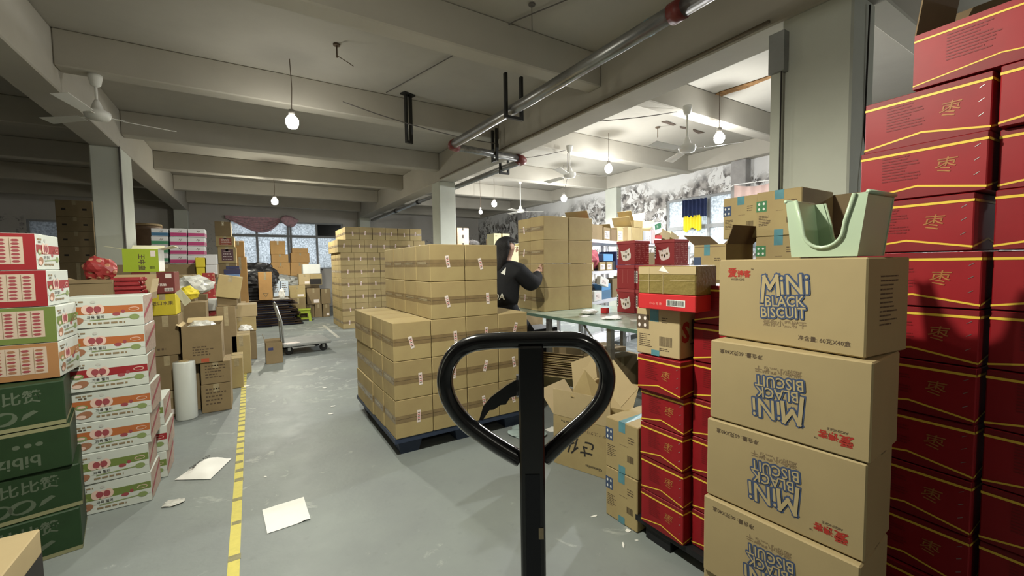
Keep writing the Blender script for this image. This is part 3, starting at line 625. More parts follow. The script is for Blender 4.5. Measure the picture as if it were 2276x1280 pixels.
# ---- biscuit cartons
def biscuit():
    w, d, h = .435, .235, .268; k = K(w, d, h).body(kraft5, .004)
    k.text('logo', inkr, 'front', '爱', .052, h * .79, .034, 0, .03); k.text('logo', inkr, 'front', '请客', .093, h * .79, .024, 0, .03)
    k.text('logo', ink, 'front', 'AIGENGKE', .072, h * .74, .0095, 0, .01, 1, sx=1.05); k.text('logo', ink, 'front', '™', .122, h * .86, .011)
    # big lettering: thick blue outline below, kraft fill above
    rows = (('iNi', .256, h * .605, .084), ('BLACK', .226, h * .455, .046), ('BISCUIT', .222, h * .325, .046))
    for st, u, v, sz in rows:
        for i in range(10):
            a = 2 * pi * i / 10; r = .0050; k.text('lettering', inkb, 'front', st, u + r * cos(a), v + r * sin(a), sz, radians(4), .008, 1 + .25 * i, sx=.84)
    for st, u, v, sz in rows:
        k.text('lettering_fill', mat('kraft_fill', (.40, .32, .17), .7), 'front', st, u, v, sz, radians(4), .008, 4.4, sx=.84)
    mp = [(.158, h * .50), (.163, h * .79), (.182, h * .66), (.203, h * .80), (.209, h * .59)]       # the big M, drawn in strokes
    for part, m_, hw, ly in (('lettering', inkb, .0095, 1.1), ('lettering_fill', mat('kraft_fill'), .0052, 4.3)):
        for i in range(4):
            (x0, y0), (x1, y1) = mp[i], mp[i + 1]; L_ = hypot(x1 - x0, y1 - y0); dx, dy = (x1 - x0) / L_ * hw, (y1 - y0) / L_ * hw
            k.poly(part, m_, 'front', [(x0 - dx + dy, y0 - dy - dx), (x1 + dx + dy, y1 + dy - dx), (x1 + dx - dy, y1 + dy + dx), (x0 - dx - dy, y0 - dy + dx)], ly + .2 * i)
    k.text('lettering', inkg, 'front', '迷你小黑饼干', .226, h * .225, .0215, radians(2), .03, 1)
    k.text('weight_print', ink, 'front', '净含量: 60克X40盒', .335, h * .10, .0165, 0, .01, 1)
    for j in range(12): k.lines('side_print', ink, 'right', .07, h * .80 - j * .012, .17, 1, .01, .004)
    k.rect('tape', tapec, 'top', 0, d / 2 - .024, w, d / 2 + .024)
    return k
BK = biscuit()
# upside-down ones: same carton rolled over (rotation about the depth axis)
hh = .268
for lay, (cx, cy, a, up) in enumerate([(1.318, .858, -87, 0), (1.306, .852, -87, 0), (1.318, .850, -86, 0), (1.325, .845, -87, 0), (1.405, .868, -95, 1)]):
    z = .002 + lay * .2715; rz = radians(a); c = cn((cx, cy, z), rz, .435, .235)
    lb = 'kraft biscuit carton with blue outlined lettering, %s of its stack, %s' % (['bottom', 'second', 'third', 'fourth', 'topmost'][lay], 'upright' if up else 'upside down')
    if up: BK.put('biscuit_carton', lb, 'carton', c, rz, 'mini black biscuit cartons')
    else: BK.put('biscuit_carton', lb, 'carton', (c[0], c[1], z + hh), rz, 'mini black biscuit cartons', rx=0, ry=pi)
# ---- pale green bin on the biscuit cartons
gp = mat('pale_green_plastic', (.40, .50, .36), .35)
t = thing('plastic_bin', 'pale green plastic bin with deep U-shaped front cutout on biscuit carton', 'bin', (1.50, .555, 1.3605), radians(-93))
def upanel(y, m, th=.006, w0=.085, w1=.105, H=.172, cut=.026, cw=.052, th2=None):
    pts = [(-w0, 0), (w0, 0), (w1, H), (w1 - .028, H)]; n = 10
    arc = [(cw * cos(a_), cut + cw * .9 - cw * .9 * sin(a_)) for a_ in [pi * i / n for i in range(n + 1)]]
    inner = [(w1 - .030, H)] + [(cw + .003, cut + cw + .02)] + [(cw * cos(-a_) * 1.0, cut + cw - cw * sin(a_)) for a_ in [pi * i / n for i in range(n + 1)]] + [(-cw - .003, cut + cw + .02), (-w1 + .030, H)]
    outer = [(w1, H), (w0 + (w1 - w0) * .5, H * .5)] + [(w0 - (w0 * 2) * i / n, 0) for i in range(n + 1)] + [(-w0 - (w1 - w0) * .5, H * .5), (-w1, H)]
    g = G(); N_ = len(inner); V = []
    for yy in (y, y + th): V += [(a_, yy, b_) for a_, b_ in inner] + [(a_, yy, b_) for a_, b_ in outer]
    Fc = []
    for i in range(N_ - 1):
        Fc += [(i, i + 1, N_ + i + 1, N_ + i), (2 * N_ + i, 3 * N_ + i, 3 * N_ + i + 1, 2 * N_ + i + 1), (i, 2 * N_ + i, 2 * N_ + i + 1, i + 1), (N_ + i, N_ + i + 1, 3 * N_ + i + 1, 3 * N_ + i)]
    Fc += [(0, N_, 3 * N_, 2 * N_), (N_ - 1, 2 * N_ + N_ - 1, 3 * N_ + N_ - 1, N_ + N_ - 1)]
    return g.add(V, Fc, m), inner
g, inner = upanel(-.08, gp); link('front_panel', g.mesh('front_panel'), t)
link('rolled_rim', G().tube([(a_, -.083, b_) for a_, b_ in inner], .0055, gp, 8).mesh('rolled_rim', True), t)
g, inner = upanel(.08, gp); link('back_panel', g.mesh('back_panel'), t); link('rolled_rim', G().tube([(a_, .089, b_) for a_, b_ in inner], .0055, gp, 8).mesh('rolled_rim', True), t)
for s in (-1, 1):
    q = G(); V = [(s * .083, -.074, 0), (s * .103, -.074, .172), (s * .103, .08, .172), (s * .083, .08, 0)]; V += [(a_ - s * .004, b_, c_) for a_, b_, c_ in V]
    q.add(V, [(0, 1, 2, 3), (7, 6, 5, 4), (0, 4, 5, 1), (1, 5, 6, 2), (2, 6, 7, 3), (3, 7, 4, 0)], gp); link('side_panel', q.mesh('side_panel'), t)
    link('rim', G().tube([(s * .105, -.08, .173), (s * .105, .085, .173)], .006, gp, 8).mesh('rim', True), t)
link('base', G().box((-.078, -.073, 0), (.078, .079, .005), gp).mesh('base'), t)
# ---- cartons with blue tape
def bluebox(w, d, h, lab=inkb, two=True, m=None, bc=True):
    k = K(w, d, h).body(m or kraft, .004)
    k.rect('blue_tape', tblue, 'front', w * .42, h * .80, w * .62, h, 1); k.rect('blue_tape#b', tblue, 'front', w * .42, 0, w * .62, h * .14, 1)
    k.rect('blue_tape#t', tblue, 'top', w * .42, .0, w * .62, d, 1)
    k.rect('handling_label', lab, 'front', w * .0, h * .56, w * .24, h * .80, 1)
    for i in range(2):
        for j in range(2): k.ell('handling_label', white, 'front', w * (.065 + .11 * i), h * (.62 + .115 * j), w * .026, h * .03, 2, 8)
    k.lines('print', ink, 'front', w * .06, h * .45, w * .34, 7, h * .035, h * .014); k.lines('print', ink, 'front', w * .7, h * .74, w * .9, 3, h * .05, h * .018)
    k.lines('print', inkg, 'front', w * .45, h * .55, w * .7, 1, .01, h * .012)
    if bc: k.barcode('barcode', 'front', w * .68, h * .27, w * .2, h * .13, 1, None, ink)
    return k
BT = bluebox(.21, .30, .266)
for lay in range(2): BT.put('carton', 'kraft carton with blue tape on the floor, %s of two beside the red boxes' % ['lower', 'upper'][lay], 'carton', cn((1.575, 1.60, .002 + lay * .269), radians(-88), .21, .30), radians(-88 + lay), 'blue-taped cartons')
EB = bluebox(.215, .30, .288)
for lay in range(4): EB.put('carton', 'blue-taped kraft carton in the column behind red date boxes, %s layer' % ORD[lay], 'carton', cn((2.45, 1.685, .002 + lay * .2915), radians(-90), .215, .30), radians(-90), 'blue-taped cartons')
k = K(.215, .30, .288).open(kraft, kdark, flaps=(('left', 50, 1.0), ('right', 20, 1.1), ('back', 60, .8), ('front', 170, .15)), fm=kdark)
k.rect('blue_tape', tblue, 'front', .07, .22, .11, .288, 1); k.rect('handling_label', inkb, 'front', 0, .15, .05, .21, 1); k.lines('print', ink, 'front', .14, .2, .19, 2, .012, .004); k.barcode('barcode', 'front', .14, .04, .05, .03, 1, None, ink)
k.put('carton', 'open kraft carton with dark raised flaps topping the blue-taped column', 'carton', cn((2.45, 1.685, 1.17), radians(-90), .215, .30), radians(-90))
t = thing('pallet', 'dark pallet under the rear blue-taped cartons', 'pallet', (2.92, 1.40, 0)); link('deck', G().box((-.25, -.26, .11), (.35, .07, .145), blkp).mesh('deck'), t)
for a in (-.18, .28): link('foot', G().box((a - .06, -.24, 0), (a + .06, .06, .1095), blkp).mesh('foot'), t)
FA = bluebox(.225, .40, .268); FB = bluebox(.25, .40, .268, mat('green_ink', (.06, .2, .09), .7))
for lay in range(6):
    FB.put('carton', 'rear blue-taped carton beside the white column, %s of the right-hand stack' % (ORD[lay] if lay < 5 else 'topmost'), 'carton', cn((2.66, 1.405, .147 + lay * .2705), radians(-90), .25, .40), radians(-90), 'rear blue-taped cartons')
for lay in range(6):
    (FA).put('carton', 'rear blue-taped carton with navy label, %s of the left-hand stack' % (ORD[lay] if lay < 5 else 'topmost'), 'carton', cn((2.775 if lay < 5 else 2.70, 1.655 if lay < 5 else 1.642, .002 + lay * .2705 if lay < 5 else 1.4995), radians(-90), .225, .40), radians(-90), 'rear blue-taped cartons')
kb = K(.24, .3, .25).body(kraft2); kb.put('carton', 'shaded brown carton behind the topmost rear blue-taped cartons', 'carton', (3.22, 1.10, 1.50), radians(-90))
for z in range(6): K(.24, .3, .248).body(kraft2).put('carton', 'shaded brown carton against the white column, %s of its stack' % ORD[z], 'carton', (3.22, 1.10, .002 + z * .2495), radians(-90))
# box with navy text side, below the taped box
k = K(.224, .30, .216).body(kraft4, .004); w, h = .224, .216
k.rect('blue_tape', tblue, 'front', w * .33, h * .72, w * .53, h, 1); k.rect('blue_tape', tblue, 'front', w * .36, 0, w * .55, h * .12, 1)
k.rect('handling_label', ink, 'front', 0, h * .54, w * .30, h * .85, 1)
for i in range(2):
    for j in range(2): k.ell('handling_label', sheet, 'front', w * (.07 + .14 * i), h * (.62 + .15 * j), w * .03, h * .045, 2, 8)
k.lines('print', ink, 'front', w * .07, h * .42, w * .38, 7, h * .042, h * .016); k.lines('print', ink, 'front', w * .6, h * .8, w * .78, 3, h * .045, h * .016)
k.barcode('barcode', 'front', w * .55, h * .22, w * .28, h * .2, 1, None, ink); k.lines('print', ink, 'front', w * .55, h * .16, w * .85, 2, h * .035, h * .018)
k.text('side_lettering', inkr, 'right', 'S', .045, .075, .12, 0, .04); k.rect('side_panel_print', ink, 'right', .09, .08, .29, .17); k.text('side_lettering', ink, 'right', 'Tiram', .08, .03, .05, 0, .02, align='LEFT')
k.put('carton', 'kraft carton with blue tape and brown handling label on red date boxes', 'carton', cn((1.556, 1.135, .928), radians(-86), w, .30, 'r'), radians(-86))
# carton wrapped in olive tape with red lower half
k = K(.275, .16, .19); k.g('body').box((-.1375, -.08, .068), (.1375, .08, .19), tapeo, bev=.004); k.g('red_base').box((-.139, -.082, 0), (.139, .082, .0675), mat('bright_red_card', (.55, .03, .035), .35), bev=.003)
k.rect('top_strip', kraft4, 'front', .0, .155, .275, .186, 2)
for u in (.055, .125): k.rect('string', kraft4, 'front', u, .07, u + .002, .188, 3)
k.rect('string', kraft4, 'front', 0, .125, .12, .127, 3); k.rect('string', kraft4, 'front', .16, .128, .27, .13, 3)
k.poly('torn_patch', sheet, 'front', [(.105, .170), (.155, .160), (.125, .192)], 4)
k.barcode('barcode', 'front', .15, .022, .075, .022, 5, white); k.text('print', mat('pink_ink', (.8, .35, .3), .6), 'front', '小 心 轻 放', .09, .022, .013, 0, 0, 5)
k.put('taped_carton', 'carton wrapped in olive tape with bright red lower half and barcode', 'carton', cn((1.492, 1.305, 1.1455), radians(-86), .275, .16), radians(-86))
# ---- ice cream carton
k = K(.42, .34, .335).open(kraft, kdark, flaps=(('front', 2, 1.05), ('left', 38, 1.1), ('back', 40, 1.2), ('right', 55, 1.0)), fm=kraft4)
k.text('handwriting', inkd, 'front', 'さ化', .21, .20, .12, pi, .012, 1, shear=.3); k.text('print', ink, 'front', 'アイスクリーム', .29, .28, .028, pi, .0, 1)
k.text('print', inkd, 'front', 'Glennmiles', .30, .055, .026, pi, .02, 1); k.text('print', inkd, 'front', 'Be The', .09, .31, .02, pi, .01, 1)
k.put('open_carton', 'open kraft carton with raised flaps and black brush lettering upside down', 'carton', cn((1.70, 2.22, .002), radians(-70), .42, .34), radians(-70))
# loose cardboard sheets in it
def sheetobj(pts, m, name, label, th=.006, cat='cardboard', off=(0, 0, 0)):
    """a flat board through 3-D points, given real thickness"""
    P = [Vector(p) for p in pts]; nrm = (P[1] - P[0]).cross(P[2] - P[0]).normalized() * th; n = len(P); c = sum(P, Vector()) / n; c.z = min(p.z for p in P)
    V = [p - c for p in P] + [p + nrm - c for p in P]
    g = G().add(V, [tuple(range(n))[::-1], tuple(range(n, 2 * n))] + [(i, (i + 1) % n, (i + 1) % n + n, i + n) for i in range(n)], m)
    return tag(link(name, g.mesh(name), None, c), label, cat)
def bd(pts, Ds, m, label, th=.006):
    return sheetobj([atD(x, y, D) for (x, y), D in zip(pts, Ds)], m, 'cardboard_sheet', label, th)
bd([(1275, 872), (1327, 838), (1321, 786), (1270, 806)], [2.90, 2.90, 2.97, 2.97], kraft4, 'pale cardboard square standing inside the open kraft carton')
bd([(1268, 880), (1300, 822), (1352, 880), (1322, 905)], [2.72, 2.78, 2.76, 2.70], kraft, 'cardboard triangle leaning inside the open kraft carton')
bd([(1345, 860), (1362, 798), (1415, 866), (1380, 905)], [2.52, 2.56, 2.42, 2.40], kraft4, 'large pale cardboard flap sticking out beside the blue-taped cartons')
# flattened cartons under the table
def flatpile(center, rz, tilt, w, d, n, label, th=.006, gap=.006, m=None):
    t = thing('flattened_cartons', label, 'cardboard', center, rz, None, rx=tilt)
    for i in range(n):
        a, b = jit(.02), jit(.02)
        link('sheet', G().box((-w / 2 + a, -d / 2 + b, i * (th + gap)), (w / 2 + a + jit(.02), d / 2 + b, i * (th + gap) + th), m or (kraft2 if i % 3 else kraft)).mesh('sheet'), t)
    return t
flatpile((2.46, 3.12, .20), radians(-60), radians(-38), .48, .36, 20, 'tilted bundle of flattened brown cartons leaning under the packing table')
for i, (a, b) in enumerate(((2.05, 2.66), (2.10, 2.60), (2.155, 2.53))):
    sheetobj([(a, b, .006), (a + .10, b - .30, .006), (a + .20, b - .26, .33), (a + .10, b + .04, .34)], [kraft2, gpaint, kraft][i], 'cardboard_sheet', 'flattened board leaning beside the open kraft carton, %s one' % ['left', 'grey middle', 'right'][i], .008)
# things under the table
def carton(label, loc, w, d, h, m=kraft2, rz=0, group=None, tape=True, cat='carton', name='carton', extra=None, rx=0, ry=0):
    k = K(w, d, h).body(m)
    if tape: k.rect('tape', tapec, 'top', 0, d / 2 - .022, w, d / 2 + .022); k.rect('tape', tapec, 'front', w / 2 - .022, h * .72, w / 2 + .022, h)
    if extra: extra(k, w, d, h)
    return k.put(name, label, cat, loc, rz, group, rx, ry)
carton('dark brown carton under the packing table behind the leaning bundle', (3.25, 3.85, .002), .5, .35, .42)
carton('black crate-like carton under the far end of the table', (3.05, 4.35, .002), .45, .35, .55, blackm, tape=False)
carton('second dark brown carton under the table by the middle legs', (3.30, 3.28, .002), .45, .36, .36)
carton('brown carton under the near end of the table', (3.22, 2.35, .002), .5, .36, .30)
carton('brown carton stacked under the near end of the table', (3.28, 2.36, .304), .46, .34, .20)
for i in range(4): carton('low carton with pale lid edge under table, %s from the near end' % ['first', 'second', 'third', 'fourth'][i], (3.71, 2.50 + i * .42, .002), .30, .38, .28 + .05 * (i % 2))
# ================================================================== LEFT FOREGROUND
cgreen = mat('dark_green_card', (.016, .042, .015), .55, var=.25, scale=5, rnd=.1)
palep = mat('pale_green_print', (.085, .11, .075), .6)
def greenbox(flip):
    w, d, h = .56, .33, .205; k = K(w, d, h).body(cgreen, .005)
    a = pi if flip else 0
    def at(u, v): return (w - u, h - v) if flip else (u, v)
    k.rect('edge_band', mat('tan_band', (.22, .22, .12), .6), 'front', 0, *( (h * .92, w, h) if flip else (0, w, h * .09)), 1)
    k.rect('edge_band', mat('tan_band'), 'right', 0, *((h * .92, d, h) if flip else (0, d, h * .09)), 1)
    if flip:
        u, v = at(.20, .120); k.text('lettering', palep, 'front', 'bibizan', u, v, .075, a, .02)
        for i in range(6): k.rect('print', palep, 'front', w - .05 - i * .026, h * .38 - .004, w - .034 - i * .026, h * .46, 1) if False else None
        for i in range(3):
            u, v = at(.10 + i * .035, .07); k.ell('print', palep, 'front', u, v, .012, .010)
        u, v = at(.36, .06); k.ell('print', palep, 'front', u, v, .045, .03)
    else:
        k.text('lettering', palep, 'front', 'bibizan比比赞', .31, .125, .062, 0, .02)
        for u in (.30, .37): k.ell('fruit_print', palep, 'front', u, .062, .042, .032); k.ell('fruit_print', cgreen, 'front', u, .062, .03, .018, 2, rot=.5)
        k.poly('fruit_print', palep, 'front', [(.42, .045), (.435, .05), (.475, .075), (.46, .085), (.43, .07)])
    return k
GB, GF = greenbox(False), greenbox(True)
for lay, (x, f) in enumerate([(-.750, 0), (-.745, 0), (-.765, 1), (-.775, 0)]):
    rz = radians(11 + (2 if lay == 1 else 0))
    (GF if f else GB).put('green_carton', 'dark green snack carton at the left edge, %s of four' % ['bottom', 'second', 'third with lettering upside down', 'topmost'][lay], 'carton', cn((x, 2.79 + (.02 if lay == 1 else 0), .002 + lay * .2095), rz, .56, .33, 'r'), rz, 'dark green snack cartons')
# candy cartons
palette = {'orange': (.38, .12, .04), 'red': (.26, .02, .025), 'green': (.14, .19, .05), 'tan': (.34, .17, .07)}
berry = mat('berry_print', (.28, .06, .07), .6); leaf = mat('leaf_print', (.20, .26, .10), .6); haz = mat('nut_print', (.30, .14, .08), .6); crm = mat('cream_print', (.62, .45, .38), .6)
wcard = mat('candy_white', (.50, .53, .49), .5, rnd=.04)
def art(k, f, c):
    W, h = k.fw(f), k.h; cm = mat('stripe_' + c, palette[c], .55)
    k.rect('stripe', cm, f, .002, h * .44, W - .002, h * .70, 1)
    k.poly('wave', wcard, f, [(.002, h * .28), (.002, h * .52), (W * .10, h * .40), (W * .5, h * .45), (W - .002, h * .46), (W - .002, h * .28)], 2)
    n = 'fruit_print'
    for u, v, a, b in ((.30, .60, .045, .11), (.38, .58, .035, .10), (.45, .60, .045, .11)): k.ell(n, crm, f, W * u, h * v, W * (a + .02), h * (b + .045), 3)
    for u in (.34, .43): k.ell(n, berry, f, W * u, h * .60, W * .045, h * .105, 4)
    k.ell(n, leaf, f, W * .13, h * .50, W * .075, h * .085, 3); k.ell(n, crm, f, W * .13, h * .51, W * .05, h * .04, 4)
    k.ell(n, haz, f, W * .16, h * .24, W * .10, h * .12, 3, rot=.25); k.ell(n, crm, f, W * .12, h * .19, W * .06, h * .06, 4)
    k.ell(n, crm, f, W * .88, h * .57, W * .07, h * .065, 3); k.ell(n, cm, f, W * .88, h * .57, W * .06, h * .045, 4)
    k.ell(n, leaf, f, W * .88, h * .30, W * .065, h * .09, 3)
    k.ell(n, berry, f, W * .74, h * .5, W * .025, h * .06, 3); k.ell(n, berry, f, W * .655, h * .42, W * .05, h * .06, 3)
    k.poly(n, leaf, f, [(W * .33, h * .235), (W * .82, h * .28), (W * .82, h * .31), (W * .33, h * .26)], 3)
    k.text('lettering', inkd, f, '과육 젤리', W * .40, h * .31, h * .105, 0, .01, 4); k.lines('small_print', inkg, f, W * .07, h * .83, W * .3, 1, .01, h * .05, 2)
    k.lines('small_print', inkg, f, W * .30, h * .12, W * .78, 1, .01, h * .055, 3); k.lines('small_print', ink, f, W * .1, h * .76, W * .24, 1, .01, h * .045, 3); k.ell('small_print', mat('soft_grey_ink', (.45, .45, .42), .7), f, W * .38, h * .84, W * .03, h * .045, 3)
def chart(k, f, c, bg=None):
    W, h = k.fw(f), k.h; cm = mat('stripe_' + c, palette[c], .55)
    k.rect('colour_panel', cm, f, .001, .001, W - .001, h - .001, 1)
    k.rect('chart', mat('chart_cream', (.50, .40, .32), .6), f, W * .10, h * .16, W * .92, h * .90, 2)
    for i in range(9):
        u = W * (.12 + .09 * i); k.rect('chart', inkg, f, u - W * .008, h * .18, u - W * .004, h * .88, 3)
        for j in range(7): k.ell('chart', berry if (i + j) % 2 or c != 'tan' else haz, f, u + W * .03, h * (.24 + .095 * j), W * .030, h * .036, 3, 6)
def candy(c, front='art'):
    k = K(.335 if front == 'art' else .5, .275, .170); k.body(wcard, .003)
    if front == 'art': art(k, 'front', c)
    else: chart(k, 'front', c); art(k, 'right', c)
    if front == 'art':
        f = 'right'; W, h = k.d, k.h; k.rect('side_panel', mat('pinkish_card', (.42, .32, .26), .6, var=.3, scale=60), f, .004, .004, W - .002, h - .002, 1); k.poly('strap', berry, f, [(0, h * .2), (W, h * .75), (W, h * .9), (0, h * .35)], 2)
    return k
CK = {c: candy(c) for c in palette}; CC = {c: candy(c, 'chart') for c in palette}
cols = ['green', 'green', 'orange', 'orange', 'red', 'orange', 'orange']
for lay, (c, dx) in enumerate(zip(cols, [0, -.003, .012, .022, .018, .012, .014])):
    rz = radians([0, 1.5, -.5, -1, 1.5, -1, .5][lay]); z = .002 + lay * .1725
    CK[c].put('candy_carton', 'white fruit candy carton with %s stripe, %s of the front stack of seven' % (c, ORD[lay] if lay < 6 else 'topmost'), 'carton', cn((-.545 + dx, 3.15, z), rz, .335, .275, 'r'), rz, 'front candy cartons')
for lay in range(6):
    CK['red' if lay % 2 else 'green'].put('candy_carton', 'white candy carton in the row just behind the front candy stack, %s layer' % ORD[lay], 'carton', cn((-.515 + .01 * (lay % 2) - (.08 if lay > 2 else 0), 3.46, .002 + lay * .1725), 0, .335, .275, 'r'), 0, 'rear candy cartons')
for lay, (c, x) in enumerate([('tan', -.80), ('green', -.80), ('red', -.822), ('red', -.850)]):
    CC[c].put('candy_carton', 'candy carton with printed chart on %s panel above green cartons, %s' % (c, ['lowest', 'second', 'third', 'topmost'][lay]), 'carton', cn((x, 2.852, .842 + lay * .1725), 0, .5, .275, 'r'), 0, 'chart-printed candy cartons')
# near-left box with black band
def nb(k, w, d, h):
    for f in ('right',): k.rect('black_band', inkd, f, 0, h * .42, k.fw(f), h * .74, 1); k.lines('print', inkg, f, d * .55, h * .2, d * .9, 3, h * .06, h * .03); k.lines('band_print', sheet, f, d * .6, h * .56, d * .92, 1, .01, h * .07, 2)
carton('brown carton with black printed band in the bottom left corner', (-1.03, 1.92, .002), .6, .75, .36, kraft4, 0, None, False, extra=nb)
# ================================================================== LEFT BACKGROUND CLUTTER
def BX(Y, pl, pr, pt, pb, depth, label, m=kraft2, z0=None, name='carton', cat='carton', group=None, extra=None, tape=True, rz=0, ry=0):
    pm = (pt + pb) / 2; a, b = onY(pl, pm, Y), onY(pr, pm, Y); cx = (pl + pr) / 2
    zt, zb = onY(cx, pt, Y).z, onY(cx, pb, Y).z
    if z0 is not None: zb = z0
    w = b.x - a.x; h = zt - zb
    return carton(label, ((a.x + b.x) / 2, Y + depth / 2, zb), w - .004, depth, h - .003, m, rz, group, tape, cat, name, extra, ry=ry), zt
def ex_text(st, m, size=.3, v=.5, rot=0):
    def f(k, w, d, h): k.text('print', m, 'front', st, w / 2, h * v - h * size / 2, h * size, rot, .01)
    return f
def ex_label(k, w, d, h): k.rect('paper_label', sheet, 'front', w * .5, h * .1, w * .9, h * .3)
def ex_rows(k, w, d, h): k.lines('print', ink, 'front', w * .15, h * .8, w * .85, 5, h * .13, h * .05)
def ex_band(c, st=''):
    def f(k, w, d, h):
        k.rect('colour_band', c, 'front', .002, h * .08, w - .002, h * .48, 1); k.rect('colour_band', c, 'right', .002, h * .08, d - .002, h * .48, 1)
        if st: k.text('print', ink, 'front', st, w * .6, h * .6, h * .3, 0, .01, 1, shear=.3)
    return f
Y = 4.86
_, z = BX(Y, 356, 404, 868, 930, .3, 'brown carton with paper label on the floor behind the candy stack', kraft2, .002, extra=ex_label)
_, z = BX(Y, 346, 399, 790, 868, .3, 'brown carton second from the floor beside the white plastic roll', kraft2, z + .001)
_, z = BX(Y, 338, 399, 701, 790, .3, 'brown carton third from the floor under the yellow box', kraft2, z + .001, extra=lambda k, w, d, h: k.lines('print', ink, 'front', w * .15, h * .14, w * .6, 1, .01, h * .05))
yelc = mat('yellow_card', (.55, .45, .03), .5, var=.1); limec = mat('lime_card', (.36, .48, .03), .5, var=.06); maroon = mat('maroon_card2', (.17, .035, .03), .5, var=.1)
_, z = BX(Y, 330, 392, 653, 701, .28, 'yellow printed carton under the maroon carton', yelc, z + .001, extra=ex_text('进口水果', ink, .2, .6))
def exm(k, w, d, h): k.text('print', sheet, 'front', '红枣夹心海苔脆', w * .5, h * .36, h * .13, 0, .01); k.ell('print', mat('bright_mark', (.5, .08, .06), .6), 'front', w * .52, h * .72, w * .08, h * .14); k.rect('code_label', sheet, 'front', w * .78, h * .72, w * .93, h * .92); k.barcode('barcode', 'front', w * .76, h * .12, w * .18, h * .12, 1, sheet)
_, z = BX(Y, 292, 389, 604, 655, .30, 'maroon snack carton with white lettering under the lime box', maroon, z + .001, extra=exm)
a, b = onY(272, 575, Y), onY(352, 575, Y); w = b.x - a.x; hgt = onY(312, 553, Y).z - z
k = K(w, .30, hgt).open(limec, kraft4, flaps=(('left', 80, .95), ('right', 75, .95), ('back', 65, .9)), fm=mat('cream_card', (.62, .60, .42), .6))
k.text('print', ink, 'front', '王中皇', w * .45, hgt * .42, hgt * .24, -pi / 2, .02); k.rect('code_label', sheet, 'front', w * .78, hgt * .66, w * .92, hgt * .92, 1); k.barcode('code_label', 'front', w * .74, hgt * .12, w * .14, hgt * .12, 1); k.rect('side_panel', white, 'right', .003, .003, .297, hgt - .003)
k.put('open_carton', 'open lime green carton with cream flaps spread wide on the clutter', 'carton', ((a.x + b.x) / 2, Y + .15, z + .001))
# plastic roll
t = thing('plastic_film_roll', 'upright white roll of plastic film standing on the floor', 'film roll', (-.545, 4.745, .001))
link('roll', G().lathe([(.078, 0), (.082, .01), (.082, .515), (.078, .522)], mat('film_white', (.62, .65, .62), .25, var=.12, scale=4, stretch=(1, 1, .2)), 28).mesh('roll', True), t); link('core', G().lathe([(.04, .522), (.04, .53), (.035, .53), (.034, .5225)], kraft4, 20).mesh('core'), t)
# right-hand pair of cartons with open one on top
_, z = BX(4.80, 447, 515, 852, 914, .34, 'brown printed carton on the floor beside the plastic roll', kraft2, .002, extra=ex_rows)
_, z = BX(4.80, 445, 513, 803, 852, .34, 'brown printed carton carrying the large open carton', kraft2, z + .001, extra=ex_rows)
a, b = onY(404, 760, 4.78), onY(493, 760, 4.78); w = b.x - a.x; hgt = onY(450, 724, 4.78).z - z
BX(4.95, 404, 445, 803, 914, .3, 'brown carton standing behind the film roll', kraft2, .002)
k = K(w, .36, hgt).open(kraft2, kdark, flaps=(('back', 75, .9), ('left', 60, .3)), fm=kraft4); k.lines('print', ink, 'front', w * .25, hgt * .42, w * .8, 4, hgt * .07, hgt * .03); k.rect('red_mark', mat('orange_mark', (.45, .10, .05), .7), 'front', w * .45, .004, w * .65, hgt * .12); k.rect('shipping_mark', ink, 'right', .12, hgt * .2, .2, hgt * .45)
k.put('open_carton', 'large open brown carton filled with clear plastic wrap', 'carton', ((a.x + b.x) / 2, 4.96, z + .001)); zo = z + hgt
def crumple(name, label, cat, loc, sx, sy, sz, m, seed=1, n=3, group=None):
    r = random.Random(seed); bm = bmesh.new(); bmesh.ops.create_icosphere(bm, subdivisions=n, radius=.5)
    from mathutils import noise
    for v in bm.verts:
        q = v.co.copy(); f = 1 + .35 * noise.noise(q * 3.1 + Vector((seed, 0, 0))) + .22 * noise.noise(q * 7.3 + Vector((0, seed, 0)))
        v.co = Vector((q.x * sx * f, q.y * sy * f, (max(q.z * f, -.42) + .42) * sz))
    me = bpy.data.meshes.new(name); bm.to_mesh(me); bm.free(); me.materials.append(m)
    return tag(link(name, me, None, loc), label, cat, group)
film = mat('clear_film', (.62, .62, .58), .2, var=.3, scale=9)
crumple('plastic_wrap', 'crumpled clear plastic wrap spilling from the large open carton', 'plastic wrap', ((a.x + b.x) / 2 - .02, 4.98, z + hgt * .74), w * .72, .28, .13, film, 5)
# stack of trays along the aisle
_, z = BX(5.62, 513, 541, 795, 862, .4, 'narrow open tray carton beside the yellow tape line', kraft, .002, ry=0)
_, z2 = BX(6.35, 516, 558, 745, 832, .45, 'kraft tray carton behind the narrow one', kraft, .002)
_, z3 = BX(7.3, 497, 571, 740, 790, .5, 'grey-brown carton at the base of the tray pile', kraft2, .002)
crumple('paper_rubbish', 'white crumpled paper lying on the tray pile', 'rubbish', (onY(545, 740, 7.2).x, 7.5, z3), .22, .2, .12, whitep, 3)
_, z3 = BX(7.45, 497, 570, 705, 740, .45, 'kraft tray carton in the middle of the pile', kraft, z3 + .001)
_, z3 = BX(7.45, 475, 572, 678, 705, .45, 'wide pale kraft tray on top of the aisle pile', kraft4, z3 + .001)
carton('brown carton in the clutter behind the open carton', (-.85, 6.0, .002), .8, .6, .72)
carton('second brown carton in the clutter behind the open carton', (-.82, 6.02, .724), .7, .5, .16, kraft)
_, z4 = BX(6.65, 401, 460, 655, 692, .45, 'brown carton with torn dark flap in the clutter', kraft2)
carton('brown carton low under the middle clutter', (-1.0, 6.88, .002), 1.2, .5, .70)
BX(6.85, 462, 495, 663, 690, .1, 'blank white card box in the clutter', white, tape=False)
